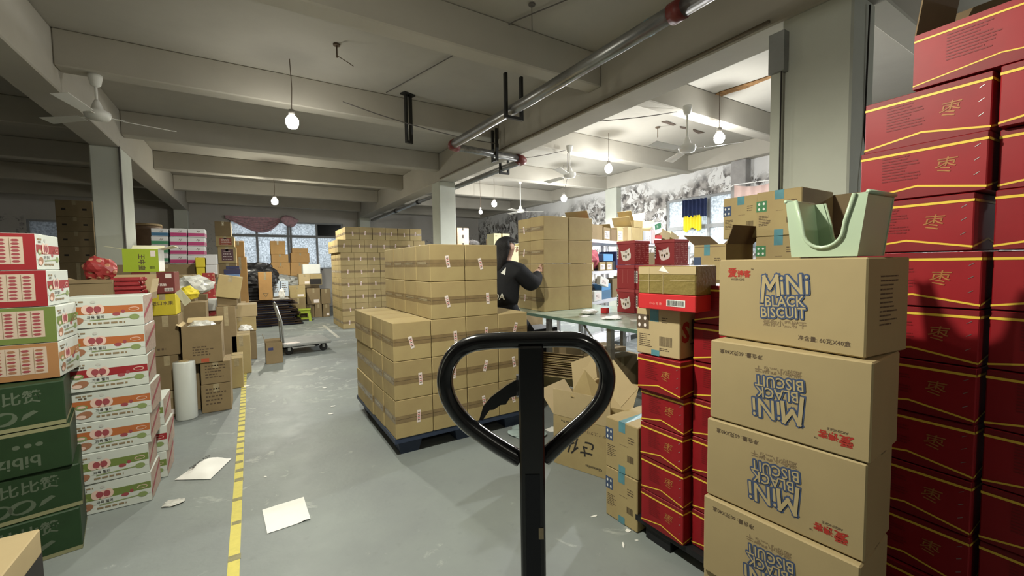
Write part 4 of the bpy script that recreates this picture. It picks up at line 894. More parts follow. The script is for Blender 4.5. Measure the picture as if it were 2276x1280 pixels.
redpat = dotmat('red_snack_pattern', (.28, .03, .03), (.42, .2, .12), 22, .3)
BX(6.9, 450, 477, 606, 662, .2, 'tall red patterned snack carton in the clutter', redpat, .72, tape=False)
BX(6.3, 476, 531, 612, 662, .28, 'tilted battered kraft carton leaning in the clutter', kraft, ry=radians(10))
BX(6.35, 482, 527, 655, 680, .3, 'small kraft carton below the tilted one', kraft2)
crumple('plastic_wrap', 'clear plastic wrap between red carton and maroon carton', 'plastic wrap', onY(432, 652, 6.0), .35, .25, .22, film, 8)
crumple('yellow_bag', 'crumpled yellow and white bag in the clutter', 'bag', onY(415, 665, 5.6), .22, .2, .14, yelc, 11)
BX(6.0, 393, 432, 610, 652, .3, 'brown open carton behind the maroon carton', kraft2, .887)
carton('brown carton low behind the yellow bag', (-.62, 5.52, .002), .42, .26, 1.01)
carton('brown carton low under the tilted kraft carton', (-.285, 6.5, .002), .2, .3, .88)
sheetobj([onY(390, 650, 4.84), onY(402, 642, 4.84), onY(424, 668, 4.7), onY(410, 680, 4.7)], mat('cream_card'), 'cardboard_sheet', 'cream cardboard flap sticking out beside the maroon carton')
# coloured boxes
pinkb = mat('pink_band', (.35, .04, .14), .5); grnb = mat('green_band', (.05, .2, .10), .5); blub = mat('blue_band', (.04, .12, .22), .5); cwhite = mat('box_white', (.52, .52, .53), .5)
carton('brown carton base under the coloured band boxes', (-1.15, 7.75, .002), 1.35, .6, .62); carton('second brown carton base under the coloured band boxes', (-1.12, 7.75, .624), 1.3, .6, .60); carton('upper brown base carton under coloured band boxes', (-1.0, 7.78, 1.226), 1.15, .5, .20)
def colstack(px0, px1, tops, band, nm, zb=None):
    zs = [onY((px0 + px1) / 2, p_, 7.55).z for p_ in tops]
    for i in range(len(zs) - 1, 0, -1):
        w_ = onY(px1, tops[i], 7.55).x - onY(px0, tops[i], 7.55).x; xm = (onY(px1, tops[i], 7.55).x + onY(px0, tops[i], 7.55).x) / 2
        b_ = band[i - 1] if isinstance(band, list) else band; j = len(zs) - 1 - i
        carton('white box with %s, %s of its column' % (nm, ['lowest', 'second', 'third', 'topmost'][j]), (xm, 7.72, zs[i] + .001), w_ - .006, .3, zs[i - 1] - zs[i] - .003, cwhite, 0, 'coloured band boxes', False, extra=ex_band(b_, 'Aji'), name='band_box', cat='box')
colstack(417, 456, [508, 527, 547, 567, 587], pinkb, 'magenta band in the right column')
colstack(377, 416, [507, 526, 546, 566, 586], pinkb, 'dull pink band in the middle column')
colstack(335, 374, [507, 525, 544, 563, 583], [blub, grnb, grnb, grnb], 'blue or green band in the left column')
_, z = BX(7.3, 436, 456, 594, 615, .2, 'yellow printed box under another beside white packs', yelc, tape=False); BX(7.3, 434, 456, 572, 594, .2, 'yellow printed box beside white packs', yelc, z + .001, tape=False)
_, z = BX(7.3, 457, 482, 588, 610, .2, 'white paper pack, lower of two', cwhite, tape=False); BX(7.3, 457, 482, 565, 588, .2, 'white paper pack, upper of two', cwhite, z + .001, tape=False)
carton('brown carton low under yellow boxes and white packs', (onY(459, 600, 7.3).x, 7.30, .002), .42, .23, 1.13)
# tall cartons near back window, left
redp = mat('red_panel', (.30, .08, .05), .6); plum = mat('plum_panel', (.12, .06, .07), .6)
def ex_panel(c):
    def f(k, w, d, h): k.rect('printed_panel', c, 'front', w * .2, h * .15, w * .85, h * .85); k.lines('panel_print', sheet, 'front', w * .28, h * .7, w * .8, 4, h * .16, h * .04, 2)
    return f
_, z = BX(9.6, 486, 527, 585, 640, .5, 'brown carton at the base of the tall stack left of window', kraft2, .7); carton('brown carton set low below the tall stack left of window', (onY(507, 600, 9.6).x, 9.85, .002), .5, .5, .69)
_, z = BX(9.6, 484, 525, 548, 585, .5, 'brown carton with plum panel in the tall stack', kraft, z + .001, extra=ex_panel(plum))
_, z = BX(9.6, 479, 521, 525, 548, .5, 'brown carton with red panel in the tall stack', kraft, z + .001, extra=ex_panel(redp))
_, z = BX(9.6, 477, 513, 492, 525, .5, 'plain brown carton topping the tall stack left of window', kraft2, z + .001)
_, z = BX(10.4, 518, 549, 571, 612, .4, 'orange-brown carton leaning by the window, lower', kraft3, .6); _, z = BX(10.4, 515, 543, 535, 571, .4, 'orange-brown carton by the window, upper', kraft3, z + .001); carton('brown carton set low under the orange-brown pair', (onY(533, 600, 10.4).x, 10.6, .002), .4, .36, .59)
blu = mat('pale_blue_card', (.20, .33, .60), .5); navy = mat('navy_card', (.045, .05, .13), .5)
_, z = BX(8.9, 500, 533, 619, 655, .4, 'small kraft carton under the pale blue box', kraft2, .5); carton('brown carton set low below the blue box pile', (onY(516, 640, 8.9).x, 9.1, .002), .36, .4, .49)
_, z = BX(8.9, 501, 533, 609, 619, .3, 'pale blue flat box in the clutter', blu, z + .001, tape=False); _, z = BX(8.9, 497, 534, 598, 609, .3, 'navy flat box in the clutter, lower', navy, z + .001, tape=False); BX(8.9, 502, 532, 591, 598, .25, 'navy flat box in the clutter, upper', navy, z + .001, tape=False)
# black bags and orange carton
bag = mat('black_bag', (.022, .022, .024), .3, var=.3, scale=6)
crumple('rubbish_bag', 'large black bag lying before the rear window', 'bag', (onY(570, 600, 12.3).x - .05, 12.45, .955), .9, .5, .62, bag, 2, 4); crumple('rubbish_bag', 'dark bag slumped below the large black bag', 'bag', (onY(562, 624, 11.7).x, 11.75, .85), .9, .4, .5, bag, 4, 4)
carton('dark carton set low under the black bags', (onY(560, 625, 12).x, 12.45, .002), .6, .5, .95, blackm, tape=False)
g = thing('plastic_crates', 'black ribbed plastic crates stacked under the dark bag', 'crate', (onY(552, 640, 11.2).x, 11.5, .64))
for i in range(3): link('crate', G().box((-.22, -.15, i * .085), (.22, .15, i * .085 + .05), blackm).box((-.2, -.13, i * .085 + .05), (.2, .13, i * .085 + .085), mat('crate_gap', (.008, .008, .008), .8)).mesh('crate'), g)
_, z = BX(10.9, 574, 605, 604, 650, .4, 'orange carton standing on the dark flattened pile', kraft3, .64, extra=ex_text('▽', kraft2, .2, .2))
# dark flattened pile
t = thing('flattened_pile', 'wide pile of dark flattened cartons on the floor before the window', 'cardboard', (onY(605, 690, 11.6).x, 11.6, .002))
dm = [mat('pile_dark', (.035, .022, .02), .7, var=.4, scale=8), mat('pile_navy', (.02, .022, .05), .6), mat('pile_brown', (.09, .055, .035), .8), mat('pile_pale', (.35, .32, .27), .7)]
for i in range(34):
    x0 = -.72 + jit(.09); x1 = .52 + jit(.12) - .003 * i; a = jit(.03)
    link('board', G().box((x0, -.40 + a, i * .0185), (x1, .33 + a, i * .0185 + .012), dm[3] if i in (9, 17, 26, 33) else dm[i % 3]).mesh('board'), t, rz=radians(jit(1.2)))
crumple('paper_rag', 'pale paper rag hanging from the dark pile', 'rubbish', onY(627, 665, 11.12), .12, .05, .26, whitep, 7)
# golden cartons by the window
_, z = BX(13.6, 603, 645, 583, 612, .5, 'golden-brown carton before window, bottom of the left stack', kraft3, extra=ex_text('- - -', ink, .25, .7)); _, z = BX(13.6, 603, 641, 565, 583, .5, 'golden-brown carton before window, middle of the left stack', kraft3, z); BX(13.6, 601, 634, 535, 565, .5, 'golden-brown carton before window, top of the left stack', kraft3, z)
_, z = BX(13.6, 646, 687, 583, 612, .5, 'golden-brown carton before window, bottom of the right stack', kraft3); _, z = BX(13.6, 647, 688, 562, 583, .5, 'golden-brown carton before window, middle of the right stack', kraft3, z); BX(13.6, 649, 685, 551, 562, .5, 'small golden-brown carton topping the right window stack', kraft3, z)
zz = onY(640, 612, 13.6).z; carton('brown carton set low row supporting the golden-brown stacks', (onY(645, 600, 13.6).x, 13.86, .002), 1.5, .5, zz - .006)
crumple('silver_wrap', 'silvery crumpled plastic sheeting below the golden cartons', 'plastic wrap', (onY(636, 630, 12.6).x, 12.75, .775), .72, .45, .42, mat('silver_film', (.5, .52, .52), .25, metal=.3, var=.4, scale=6, stretch=(1, 1, 5)), 9, 4)
carton('brown carton set low under the silvery sheeting', (onY(636, 640, 12.6).x + .02, 12.75, .002), .85, .4, .77)
lb = mat('pale_label_blue', (.50, .58, .68), .5)
BX(11.8, 607, 623, 624, 641, .3, 'pale blue-white box on the dark pile, left', lb, .65, tape=False, name='small_box', cat='box', extra=ex_rows); BX(11.8, 624, 641, 624, 641, .3, 'pale blue-white box on the dark pile, right', lb, .65, tape=False, name='small_box', cat='box', extra=ex_rows)
_, z = BX(12.3, 673, 712, 587, 608, .35, 'white foam box on top of the cartons right of the dark pile', white, tape=False); zz = onY(690, 608, 12.3).z
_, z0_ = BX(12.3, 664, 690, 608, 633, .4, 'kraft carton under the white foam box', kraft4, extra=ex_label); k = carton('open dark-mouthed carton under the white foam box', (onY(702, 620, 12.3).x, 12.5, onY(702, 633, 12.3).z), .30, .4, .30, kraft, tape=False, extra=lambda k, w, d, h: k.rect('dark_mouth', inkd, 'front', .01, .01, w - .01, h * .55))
_, z = BX(12.0, 646, 680, 662, 692, .4, 'brown carton beside the green stool, lower left', kraft2, .002); _, z = BX(12.0, 643, 679, 635, 662, .4, 'kraft carton beside the dark pile, upper left', kraft, z + .001, extra=ex_label)
_, z = BX(12.4, 700, 716, 676, 702, .4, 'dark brown carton with label right of the stool', kraft2, .002); BX(12.4, 718, 733, 676, 701, .4, 'dark brown labelled carton beside the far stack base', kraft2, .002, extra=ex_label)
BX(12.4, 682, 712, 640, 676, .4, 'crooked brown carton with two paper labels', kraft2, z + .001, extra=ex_label); BX(12.4, 714, 735, 642, 676, .35, 'brown carton tucked behind the far stack', kraft2, z + .001); BX(12.45, 681, 699, 676, 700, .3, 'brown carton behind the green stool', kraft2, .002)
# stool
gst = mat('green_plastic', (.36, .46, .05), .4); t = thing('plastic_stool', 'lime green plastic stool standing on the floor', 'stool', (1.12, 11.85, .001), radians(-8))
link('seat', G().box((-.15, -.15, .27), (.15, .15, .30), gst, bev=.006).mesh('seat'), t); link('apron', G().box((-.14, -.14, .2), (.14, .14, .2695), gst).mesh('apron'), t)
for a in (-1, 1):
    for b in (-1, 1): link('leg', G().add([(a * .14 + x * .03, b * .14 + y_ * .03, 0) for x, y_ in ((-1, -1), (1, -1), (1, 1), (-1, 1))] + [(a * .115 + x * .03, b * .115 + y_ * .03, .199) for x, y_ in ((-1, -1), (1, -1), (1, 1), (-1, 1))], [(0, 3, 2, 1), (4, 5, 6, 7), (0, 1, 5, 4), (1, 2, 6, 5), (2, 3, 7, 6), (3, 0, 4, 7)], gst).mesh('leg'), t)
for a in (-1, 1): link('rail', G().box((-.11, a * .135 - .01, .05), (.11, a * .135 + .01, .085), gst).mesh('rail'), t)
# trolley
t = thing('platform_trolley', 'flat grey platform trolley with looped steel handle', 'trolley', (.68, 7.62, 0), radians(4))
link('platform', G().box((-.33, -.38, .135), (.36, .38, .175), gpaint, bev=.008).mesh('platform'), t); link('chassis', G().box((-.28, -.3, .115), (.3, .3, .1345), blackm).mesh('chassis'), t)
for a in (-.24, .26):
    for b in (-.26, .26):
        link('caster', G().lathe([(.055, -.016), (.06, -.01), (.06, .01), (.055, .016)], rubber, 18, Matrix.Translation((a, b, .061)) @ Matrix.Rotation(pi / 2, 4, 'X')).box((a - .02, b - .025, .06), (a + .02, b - .018, .1145), steel).box((a - .02, b + .018, .06), (a + .02, b + .025, .1145), steel).mesh('caster'), t)
link('handle', G().tube([(-.3, -.14, .176), (-.31, -.14, .5), (-.37, -.14, .74), (-.38, -.11, .79), (-.385, 0, .81), (-.38, .11, .79), (-.37, .14, .74), (-.31, .14, .5), (-.3, .14, .176)], .015, steel, 12).mesh('handle', True), t)
link('handle_plate', G().box((-.33, -.125, .42), (-.32, .125, .52), gpaint).mesh('handle_plate'), t)
tag(link('paper_sheet', G().box((-.1, -.08, 0), (.1, .08, .003), sheet).mesh('paper_sheet'), None, (.50, 7.35, .1765), .3), 'cream paper lying on the trolley platform', 'paper')
k = K(.205, .20, .30).open(kraft2, kdark, flaps=(('left', 15, 1.1), ('back', 60, .5))); k.rect('print', navy, 'front', .03, .19, .09, .23)
k.put('open_carton', 'small open brown carton on the floor by the trolley', 'carton', (.235, 6.87, .002), radians(2))
# red snack bags and cartons behind the candy stack
carton('brown carton stack base behind the candy cartons', (-1.18, 4.35, .002), .75, .5, .62); carton('brown carton above the base behind candy cartons', (-1.18, 4.35, .624), .72, .48, .50)
Y = 4.05; za = onY(230, 656, Y).z
k = K(.27, .3, .16).open(kraft2, kdark, flaps=(('front', 160, .2), ('left', 70, .8))); k.put('open_carton', 'open kraft carton with red snack bags above the candy stack', 'carton', (onY(192, 630, Y).x - .02, 4.3, 1.126))
k = K(.27, .28, .05).open(kraft2, kraft4, flaps=(('back', 20, 1.1), ('right', 10, .8)), fm=kraft4); k.put('open_carton', 'open pale carton full of red stick packets above the candy stack', 'carton', (onY(262, 630, Y).x + .02, 4.3, 1.126))
rsn = mat('red_packet', (.34, .035, .04), .3, var=.3, scale=25)
for i in range(15): tag(link('snack_packet', G().box((-.09, -.018, 0), (.09, .018, .03), rsn, bev=.008).mesh('snack_packet'), None, (onY(262, 630, Y).x + .02 + jit(.015), 4.2 + (i % 3) * .07, 1.135 + (i // 3) * .033), radians(jit(8))), 'red stick packet in the open pale carton', 'packet', 'red stick packets')
crumple('snack_bag', 'red printed snack bag with clear window beside the chart cartons', 'bag', (onY(197, 575, 4.05).x, 4.28, 1.29), .20, .14, .17, redpat, 21); crumple('snack_bag', 'brown speckled snack bag under the red bag', 'bag', (onY(190, 607, 4.05).x, 4.22, 1.14), .26, .14, .15, mat('speckled_bag', (.36, .18, .10), .4, var=.5, scale=50), 22)
# dark bay: cartons, drum
_e = [onY(166, p_, 9.3).z for p_ in (445, 482, 514, 548, 583)]; _x = (onY(125, 500, 9.3).x + onY(208, 500, 9.3).x) / 2
carton('tall dim carton below the shaded stack beside the left column', (_x, 9.55, .002), .5, .5, _e[4] - .004)
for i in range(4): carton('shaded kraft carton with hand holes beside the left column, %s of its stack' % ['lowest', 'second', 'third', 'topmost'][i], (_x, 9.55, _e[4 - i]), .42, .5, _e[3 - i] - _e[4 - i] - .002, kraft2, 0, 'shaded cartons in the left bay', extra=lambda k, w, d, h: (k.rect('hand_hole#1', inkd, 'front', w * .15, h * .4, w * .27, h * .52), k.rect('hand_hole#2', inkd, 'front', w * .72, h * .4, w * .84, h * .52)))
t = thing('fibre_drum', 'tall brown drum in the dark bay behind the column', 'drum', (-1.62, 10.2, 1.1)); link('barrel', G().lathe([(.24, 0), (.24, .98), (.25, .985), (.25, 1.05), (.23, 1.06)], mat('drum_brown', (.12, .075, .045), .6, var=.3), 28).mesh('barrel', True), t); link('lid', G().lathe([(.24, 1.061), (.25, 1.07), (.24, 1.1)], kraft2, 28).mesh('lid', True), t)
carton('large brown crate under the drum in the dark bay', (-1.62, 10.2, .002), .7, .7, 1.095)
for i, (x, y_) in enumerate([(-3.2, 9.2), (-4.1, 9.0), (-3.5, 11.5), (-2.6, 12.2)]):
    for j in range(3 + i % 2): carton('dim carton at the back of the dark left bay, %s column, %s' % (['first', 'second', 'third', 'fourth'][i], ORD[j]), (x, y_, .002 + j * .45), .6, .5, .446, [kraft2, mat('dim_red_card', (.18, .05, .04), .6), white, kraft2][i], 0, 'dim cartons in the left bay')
# ================================================================== RIGHT BAY
shw = mat('shelf_white', (.66, .67, .72), .4)
def shelf(o, rz, L, label, posts=True):
    t = thing('steel_shelf', label, 'shelf', (o[0], o[1], 0), rz)
    for z in (.15, .80, 1.24, 1.70): link('shelf_board', G().box((0, 0, z - .045), (L, .5, z), shw).mesh('shelf_board'), t)
    for a in (.02, L - .02):
        for b in (.03, .47): link('post', G().box((a - .02, b - .02, 0), (a + .02, b + .02, .104), shw).box((a - .02, b - .02, .151), (a + .02, b + .02, .754), shw).box((a - .02, b - .02, .801), (a + .02, b + .02, 1.194), shw).box((a - .02, b - .02, 1.241), (a + .02, b + .02, 1.654), shw).mesh('post'), t)
    return t
A0, AR = (3.98, 4.40), radians(22); B0, BR = (5.52, 5.02), radians(12)
shelf(A0, AR, 1.6, 'white steel shelving unit behind the packing table, left unit'); shelf(B0, BR, 2.45, 'white steel shelving unit behind the packing table, right unit')
def onshelf(o, rz, u, v=.05): q = Rv(rz, u, v); return (o[0] + q.x, o[1] + q.y)
def sbox(o, rz, u, z, w, d, h, m, label, open_=False, lab=False, yaw_=0, v=.04, group=None, fl=None, name='carton', cat='carton', tilt=0):
    k = K(w, d, h)
    if open_: k.open(m, kdark, flaps=fl or (('back', 25, 1.0), ('left', 50, .9), ('right', 50, .9)), fm=kraft)
    else: k.body(m, .003)
    if lab: k.rect('price_label', sheet, 'front', w * .15, h * .15, w * .85, h * .75, 1); k.lines('price_label', inkd, 'front', w * .22, h * .55, w * .75, 3, h * .14, h * .05, 2)
    p = onshelf(o, rz, u + w / 2, v + d / 2); return k.put(name, label, cat, (p[0], p[1], z + .0015), rz + yaw_, group, 0, tilt)
reddot = dotmat('red_white_dots', (.42, .02, .03), (.75, .65, .6), 26, .24)
sbox(A0, AR, .03, 1.70, .16, .25, .26, reddot, 'red box with white dots on the top shelf, far left', lab=True, tilt=0)
sbox(A0, AR, .22, 1.70, .40, .36, .22, kraft2, 'long brown open carton beside the red dotted box', True, fl=(('back', 40, 1.1), ('left', 35, 1.2)))
sbox(A0, AR, .66, 1.70, .26, .3, .20, kraft2, 'brown open carton with large white label on the top shelf', True, True, fl=(('back', 15, .7),))
sbox(A0, AR, .95, 1.70, .22, .3, .19, kdark, 'dark brown carton beside the white-labelled one', True, fl=(('left', 30, .8),))
sbox(A0, AR, 1.20, 1.70, .26, .3, .23, kraft4, 'pale carton with white strip label on the top shelf', False, True)
sbox(B0, BR, .0, 1.70, .12, .3, .27, kraft4, 'narrow pale carton standing upright on the right unit')
sbox(B0, BR, .14, 1.70, .66, .36, .27, kraft, 'large open carton with gaping front on the top shelf', True, fl=(('back', 10, 1.1), ('left', 25, 1.1), ('right', 40, 1.2)))
for i in range(2): sbox(B0, BR, .50 + i * .11, 1.70, .10, .05, .22, mat('pale_blue_white', (.55, .60, .70), .5), 'blue and white slim box in front of gaping carton, %s' % ['left', 'right'][i], False, True, v=-.02, name='slim_box', cat='box')
sbox(B0, BR, .74, 1.70, .11, .05, .25, mat('pink_white', (.65, .50, .50), .5), 'pink and white slim box in front of gaping carton', v=-.02, name='slim_box', cat='box')
sbox(B0, BR, .88, 1.70, .34, .3, .10, whitep, 'flat white and red packet pile on the top shelf'); sbox(B0, BR, 1.02, 1.802, .22, .2, .07, mat('bright_red_card'), 'flat red packet on the white pile'); sbox(B0, BR, 1.28, 1.70, .40, .3, .09, whitep, 'second flat white packet pile further right')
def gtext(k, w, d, h): k.rect('green_print', mat('green_band'), 'front', w * .02, h * .45, w * .95, h * .95); k.text('print', white, 'front', '7A', w * .4, h * .58, h * .3, 0, .01, 2)
k = K(.26, .24, .20).body(white); gtext(k, .26, .24, .2); p = onshelf(B0, BR, 1.0, .18); k.put('green_white_box', 'white box with green print tilted on the packet pile', 'box', (p[0] + .05, p[1] - .05, 1.895), BR, ry=radians(-14))
sbox(B0, BR, 1.22, 1.80, .34, .28, .17, kraft4, 'pinkish kraft carton leaning behind the green print box', tilt=radians(12)); sbox(B0, BR, 1.58, 1.80, .36, .26, .13, kraft4, 'pinkish flat carton sliding down on the right', tilt=radians(16)); sbox(B0, BR, 1.55, 1.70, .5, .3, .095, mat('yellow_print_card', (.55, .5, .1), .5), 'low yellow and green box under the pinkish flat carton')
sbox(B0, BR, .2, 1.975, .30, .28, .12, kraft, 'kraft flap carton standing on the gaping carton', True, fl=(('left', 30, 1.3), ('right', 30, 1.3)))
# middle and lower shelves of left unit
dk = mat('black_plastic', (.02, .02, .022), .35); pk = mat('pink_pack', (.50, .13, .16), .4); lbl = mat('light_blue_pack', (.12, .32, .60), .35)
crumple('grey_bag', 'grey plastic bag on the middle shelf at far left', 'bag', (*onshelf(A0, AR, .14, .2), 1.245), .26, .22, .34, mat('grey_bag', (.10, .11, .10), .4), 31)
crumple('pink_bag', 'crumpled pink packaging on the middle shelf', 'bag', (*onshelf(A0, AR, .42, .2), 1.25), .36, .25, .36, pk, 32)
sbox(A0, AR, .62, 1.24, .5, .3, .14, dk, 'black tray of goods on the middle shelf'); sbox(A0, AR, .66, 1.384, .36, .25, .11, lbl, 'light blue flat box on the black tray')
for i, u in enumerate((.0, .42, .68)): sbox(A0, AR, u, 1.24, .22, .03, .13, kraft, 'carton front with white price label on the middle shelf, %s' % ['left', 'middle', 'right'][i], False, True, v=-.0, name='label_box', cat='box')
crumple('black_bag', 'black plastic bag on the lower shelf', 'bag', (*onshelf(A0, AR, .42, .22), .80), .34, .2, .27, dk, 33)
sbox(A0, AR, .0, .80, .2, .1, .14, kraft, 'small labelled carton on the lower shelf, left', False, True); sbox(A0, AR, .24, .80, .26, .1, .15, white, 'white speckled box on the lower shelf', False, True, v=-.0); sbox(A0, AR, .55, .80, .4, .3, .13, mat('steel_blue_card', (.10, .2, .32), .5), 'steel blue carton on the lower shelf, lower'); sbox(A0, AR, .58, .932, .34, .28, .10, lbl, 'light blue carton on the lower shelf, upper')
sbox(A0, AR, .30, 1.02, .30, .06, .12, white, 'white label card leaning on the black bag', False, True, v=-.06, tilt=radians(12)); sbox(A0, AR, 1.15, 1.24, .4, .3, .3, navy, 'navy blue carton on the middle shelf behind gift boxes'); sbox(A0, AR, 1.0, .80, .4, .3, .3, kraft2, 'brown carton on the lower shelf behind gift boxes')
for i in range(4): sbox(B0, BR, .1 + i * .55, 1.24, .45, .35, .30, [navy, kraft2, kdark, kraft][i], 'middle shelf carton of the right unit, %s from the left' % ['first', 'second', 'third', 'fourth'][i]); sbox(B0, BR, .1 + i * .55, .80, .45, .35, .32, [kraft2, kraft, navy, kraft2][i], 'lower shelf carton of the right unit, %s from the left' % ['first', 'second', 'third', 'fourth'][i])
# table litter
crumple('paper_wad', 'crumpled white paper wad on the green tabletop', 'paper', (3.12, 3.42, .80), .20, .14, .06, whitep, 41); crumple('paper_wad', 'flat crumpled paper by the gift boxes on the tabletop', 'paper', (3.02, 2.98, .80), .22, .18, .025, whitep, 42)
tag(link('red_packet', G().box((-.035, -.035, 0), (.035, .035, .06), mat('bright_red_card'), bev=.004).mesh('red_packet'), None, (3.30, 3.36, .802), .3), 'small red packet on the tabletop beside the gift boxes', 'packet')
for i, (x, y_) in enumerate([(3.25, 3.12), (2.95, 3.3), (3.1, 2.75)]): tag(link('paper_slip', G().box((-.06, -.04, 0), (.06, .04, .0015), whitep).mesh('paper_slip'), None, (x, y_, .8012), .5 * i), 'thin pale paper slip on the tabletop, %s one' % ['right', 'middle', 'near'][i], 'paper')
# far centre goods behind the person
carton('brown carton low at the far centre, left', (4.95, 10.3, .002), .95, .6, .85); carton('brown carton at the far centre, left, second from floor', (4.95, 10.3, .854), .95, .6, .84)
carton('brown carton low at the far centre, right', (5.85, 9.95, .002), .75, .6, .85); carton('brown carton at the far centre, right, second from floor', (5.85, 9.95, .854), .75, .6, .84)
def exk(k, w, d, h): k.rect('black_tape#1', inkd, 'front', w * .42, h * .72, w * .56, h * .998); k.rect('black_tape#2', inkd, 'front', w * .42, .002, w * .56, h * .15)
p0 = onY(1030, 525, 10.0)
for i in range(3): carton('pinkish kraft carton with black tape tabs right of the centre column, %s' % ['lower', 'middle', 'upper'][i], (p0.x, 10.17, 1.697 + i * .212), .33, .3, .209, mat('kraft_pink', (.55, .38, .24), .8), 0, 'black-taped cartons', False, extra=exk)
crumple('dark_cloth_pile', 'dark cloth bundle behind the pallet stack beside taped cartons', 'cloth', (5.14, 10.25, 1.70), .40, .3, .38, mat('dark_cloth', (.07, .065, .06), .9, var=.4), 51)
carton('dim brown carton behind the person to the left', (5.62, 9.9, 1.697), .30, .35, .36, kraft2)
cream = mat('cream_box', (.62, .56, .34), .5)
def exc(k, w, d, h): k.ell('print', inkg, 'front', w * .5, h * .4, w * .3, h * .1); k.ell('print', cream, 'front', w * .5, h * .4, w * .27, h * .08, 2); k.lines('print', inkg, 'front', w * .2, h * .75, w * .85, 1, .01, h * .08)
carton('brown carton low under the cream boxes', (5.06, 7.8, .002), .9, .5, .75, kraft2); carton('brown carton second from the floor under the cream boxes', (5.06, 7.8, .754), .9, .5, .56, kraft2)
carton('cream carton below the pair of cream boxes', (4.80, 7.75, 1.317), .38, .3, .43, cream, tape=False)
for i in range(2): carton('cream printed box above the person, %s' % ['left', 'right'][i], (onY(1106 + i * 19, 530, 7.6).x, 7.75, 1.750), .175, .3, .26, cream, 0, 'cream printed boxes', False, extra=exc, name='cream_box', cat='box')
carton('navy blue carton behind the person', (5.12, 7.76, 1.317), .24, .3, .25, navy, tape=False); carton('cream printed box right of the person', (5.12, 7.75, 1.570), .22, .3, .25, cream, 0, None, False, extra=exc, name='cream_box', cat='box')
# ---- curtains
def clothgrid(name, P, m, label, cat, nu, nv, th=0):
    V = [P(i / (nu - 1), j / (nv - 1)) for j in range(nv) for i in range(nu)]; Fc = [(j * nu + i, j * nu + i + 1, (j + 1) * nu + i + 1, (j + 1) * nu + i) for j in range(nv - 1) for i in range(nu - 1)]
    c = Vector(V[0]); V = [tuple(Vector(v) - c) for v in V]; me = mesh(name, V, Fc, m, smooth=True); return tag(link(name, me, None, c), label, cat)
pinkc = mat('pink_lace', (.70, .42, .47), .8, var=.55, scale=14, dark=(.38, .30, .31), bump=.4, bscale=20)
yc = 15.94; cA, cB, cC = onY(500, 480, yc), onY(622, 487, yc), onY(661, 490, yc)
def swag(u, v):
    x = cA.x + (cB.x - cA.x) * u; top = cA.z + (cB.z - cA.z) * u + .02; b = top - .10 - .40 * max(0, sin(pi * (u ** 1.5))) ** .8
    z = top + (b - top) * v; return (x, yc - .07 - .035 * sin(v * 26 + u * 5) * (.4 + u) * min(1, v * 5) - .03 * sin(pi * v), z)
clothgrid('draped_curtain', swag, pinkc, 'pink lace curtain draped in a swag across the rear window top', 'curtain', 40, 28)
def tail(u, v):
    a = 2 * pi * u; r = .02 + .16 * sin(pi * min(1, v * 1.05)) ** .7; return (cB.x + .02 + v * (cC.x - cB.x), yc - .08 + .06 * cos(a), cB.z - .02 - .12 * v * sin(pi * v) + r * sin(a) * (1 + .12 * sin(9 * a)))
clothgrid('curtain_end', tail, pinkc, 'bunched end of the pink curtain beside the window mullion', 'curtain', 30, 14)
bc = mat('navy_curtain', (.015, .025, .075), .8, var=.3, scale=8); ycl = mat('yellow_cloth', (.70, .60, .03), .7)
q0, q1 = onX(1518, 447, 8.22), onX(1572, 440, 8.22)
def bcur(u, v): return (8.2 + .03 * sin(u * 38), q0.y + (q1.y - q0.y) * u, 2.72 - .38 * v - .02 * u)
def bhem(u, v): return (8.2 + .03 * sin(u * 38), q0.y + (q1.y - q0.y) * (.05 + .75 * u), 2.36 - (.30 + .04 * sin(u * 9)) * v)
clothgrid('navy_curtain', bcur, bc, 'navy blue curtain hanging in the right wall window', 'curtain', 60, 8); clothgrid('yellow_curtain_hem', bhem, ycl, 'yellow cloth hanging below the navy curtain', 'curtain', 60, 8)
pc = mat('pink_sheet', (.52, .38, .34), .8, var=.12, scale=5); w0, w1 = onX(1632, 412, 7.6), onX(1737, 398, 7.6)
def psheet(u, v): y_ = w0.y + (w1.y - w0.y) * u; return (7.6 + .02 * sin(u * 30), y_, w0.z + (w1.z - w0.z) * u - .12 * sin(pi * u) * .5 - .75 * v)
clothgrid('pink_sheet', psheet, pc, 'pale pink sheet hung on a line by the right wall', 'cloth', 40, 10)
cable('washing_line', [(8.1, w0.y + .4, w0.z + .06), (7.6, w0.y, w0.z + .01), (7.6, w1.y, w1.z + .01), (8.1, w1.y - .5, w1.z + .12)], .008, whitep, 'pale line holding the pink sheet near the right wall')
# ================================================================== FLOOR LITTER
def paper(px, label, m=whitep, lift=.02, name='paper_sheet', nu=8, text=None):
    P = [onZ(x, y, 0) for x, y in px]; c = sum(P, Vector()) / 4; n = 9; V = []; r = random.Random(len(label))
    for j in range(n):
        for i in range(n):
            u, v = i / (n - 1), j / (n - 1); q = (P[0] * (1 - u) + P[1] * u) * (1 - v) + (P[3] * (1 - u) + P[2] * u) * v - c
            V.append((q.x, q.y, .002 + lift * max(0, sin(u * 5 + v * 3)) * (.3 + .7 * r.random()) * (u + v) / 2))
    Fc = [(j * n + i, (j + 1) * n + i, (j + 1) * n + i + 1, j * n + i + 1) for j in range(n - 1) for i in range(n - 1)]
    return tag(link(name, mesh(name, V, Fc, m, smooth=True), None, (c.x, c.y, .001)), label, 'paper')
paper([(583, 1134), (675, 1105), (690, 1155), (594, 1187)], 'blank crumpled white paper sheet on the aisle floor', lift=.008)
t = thing('printed_bag', 'white printed plastic mailing bag on the floor left of yellow line', 'bag', (-.30, 3.44, .001))
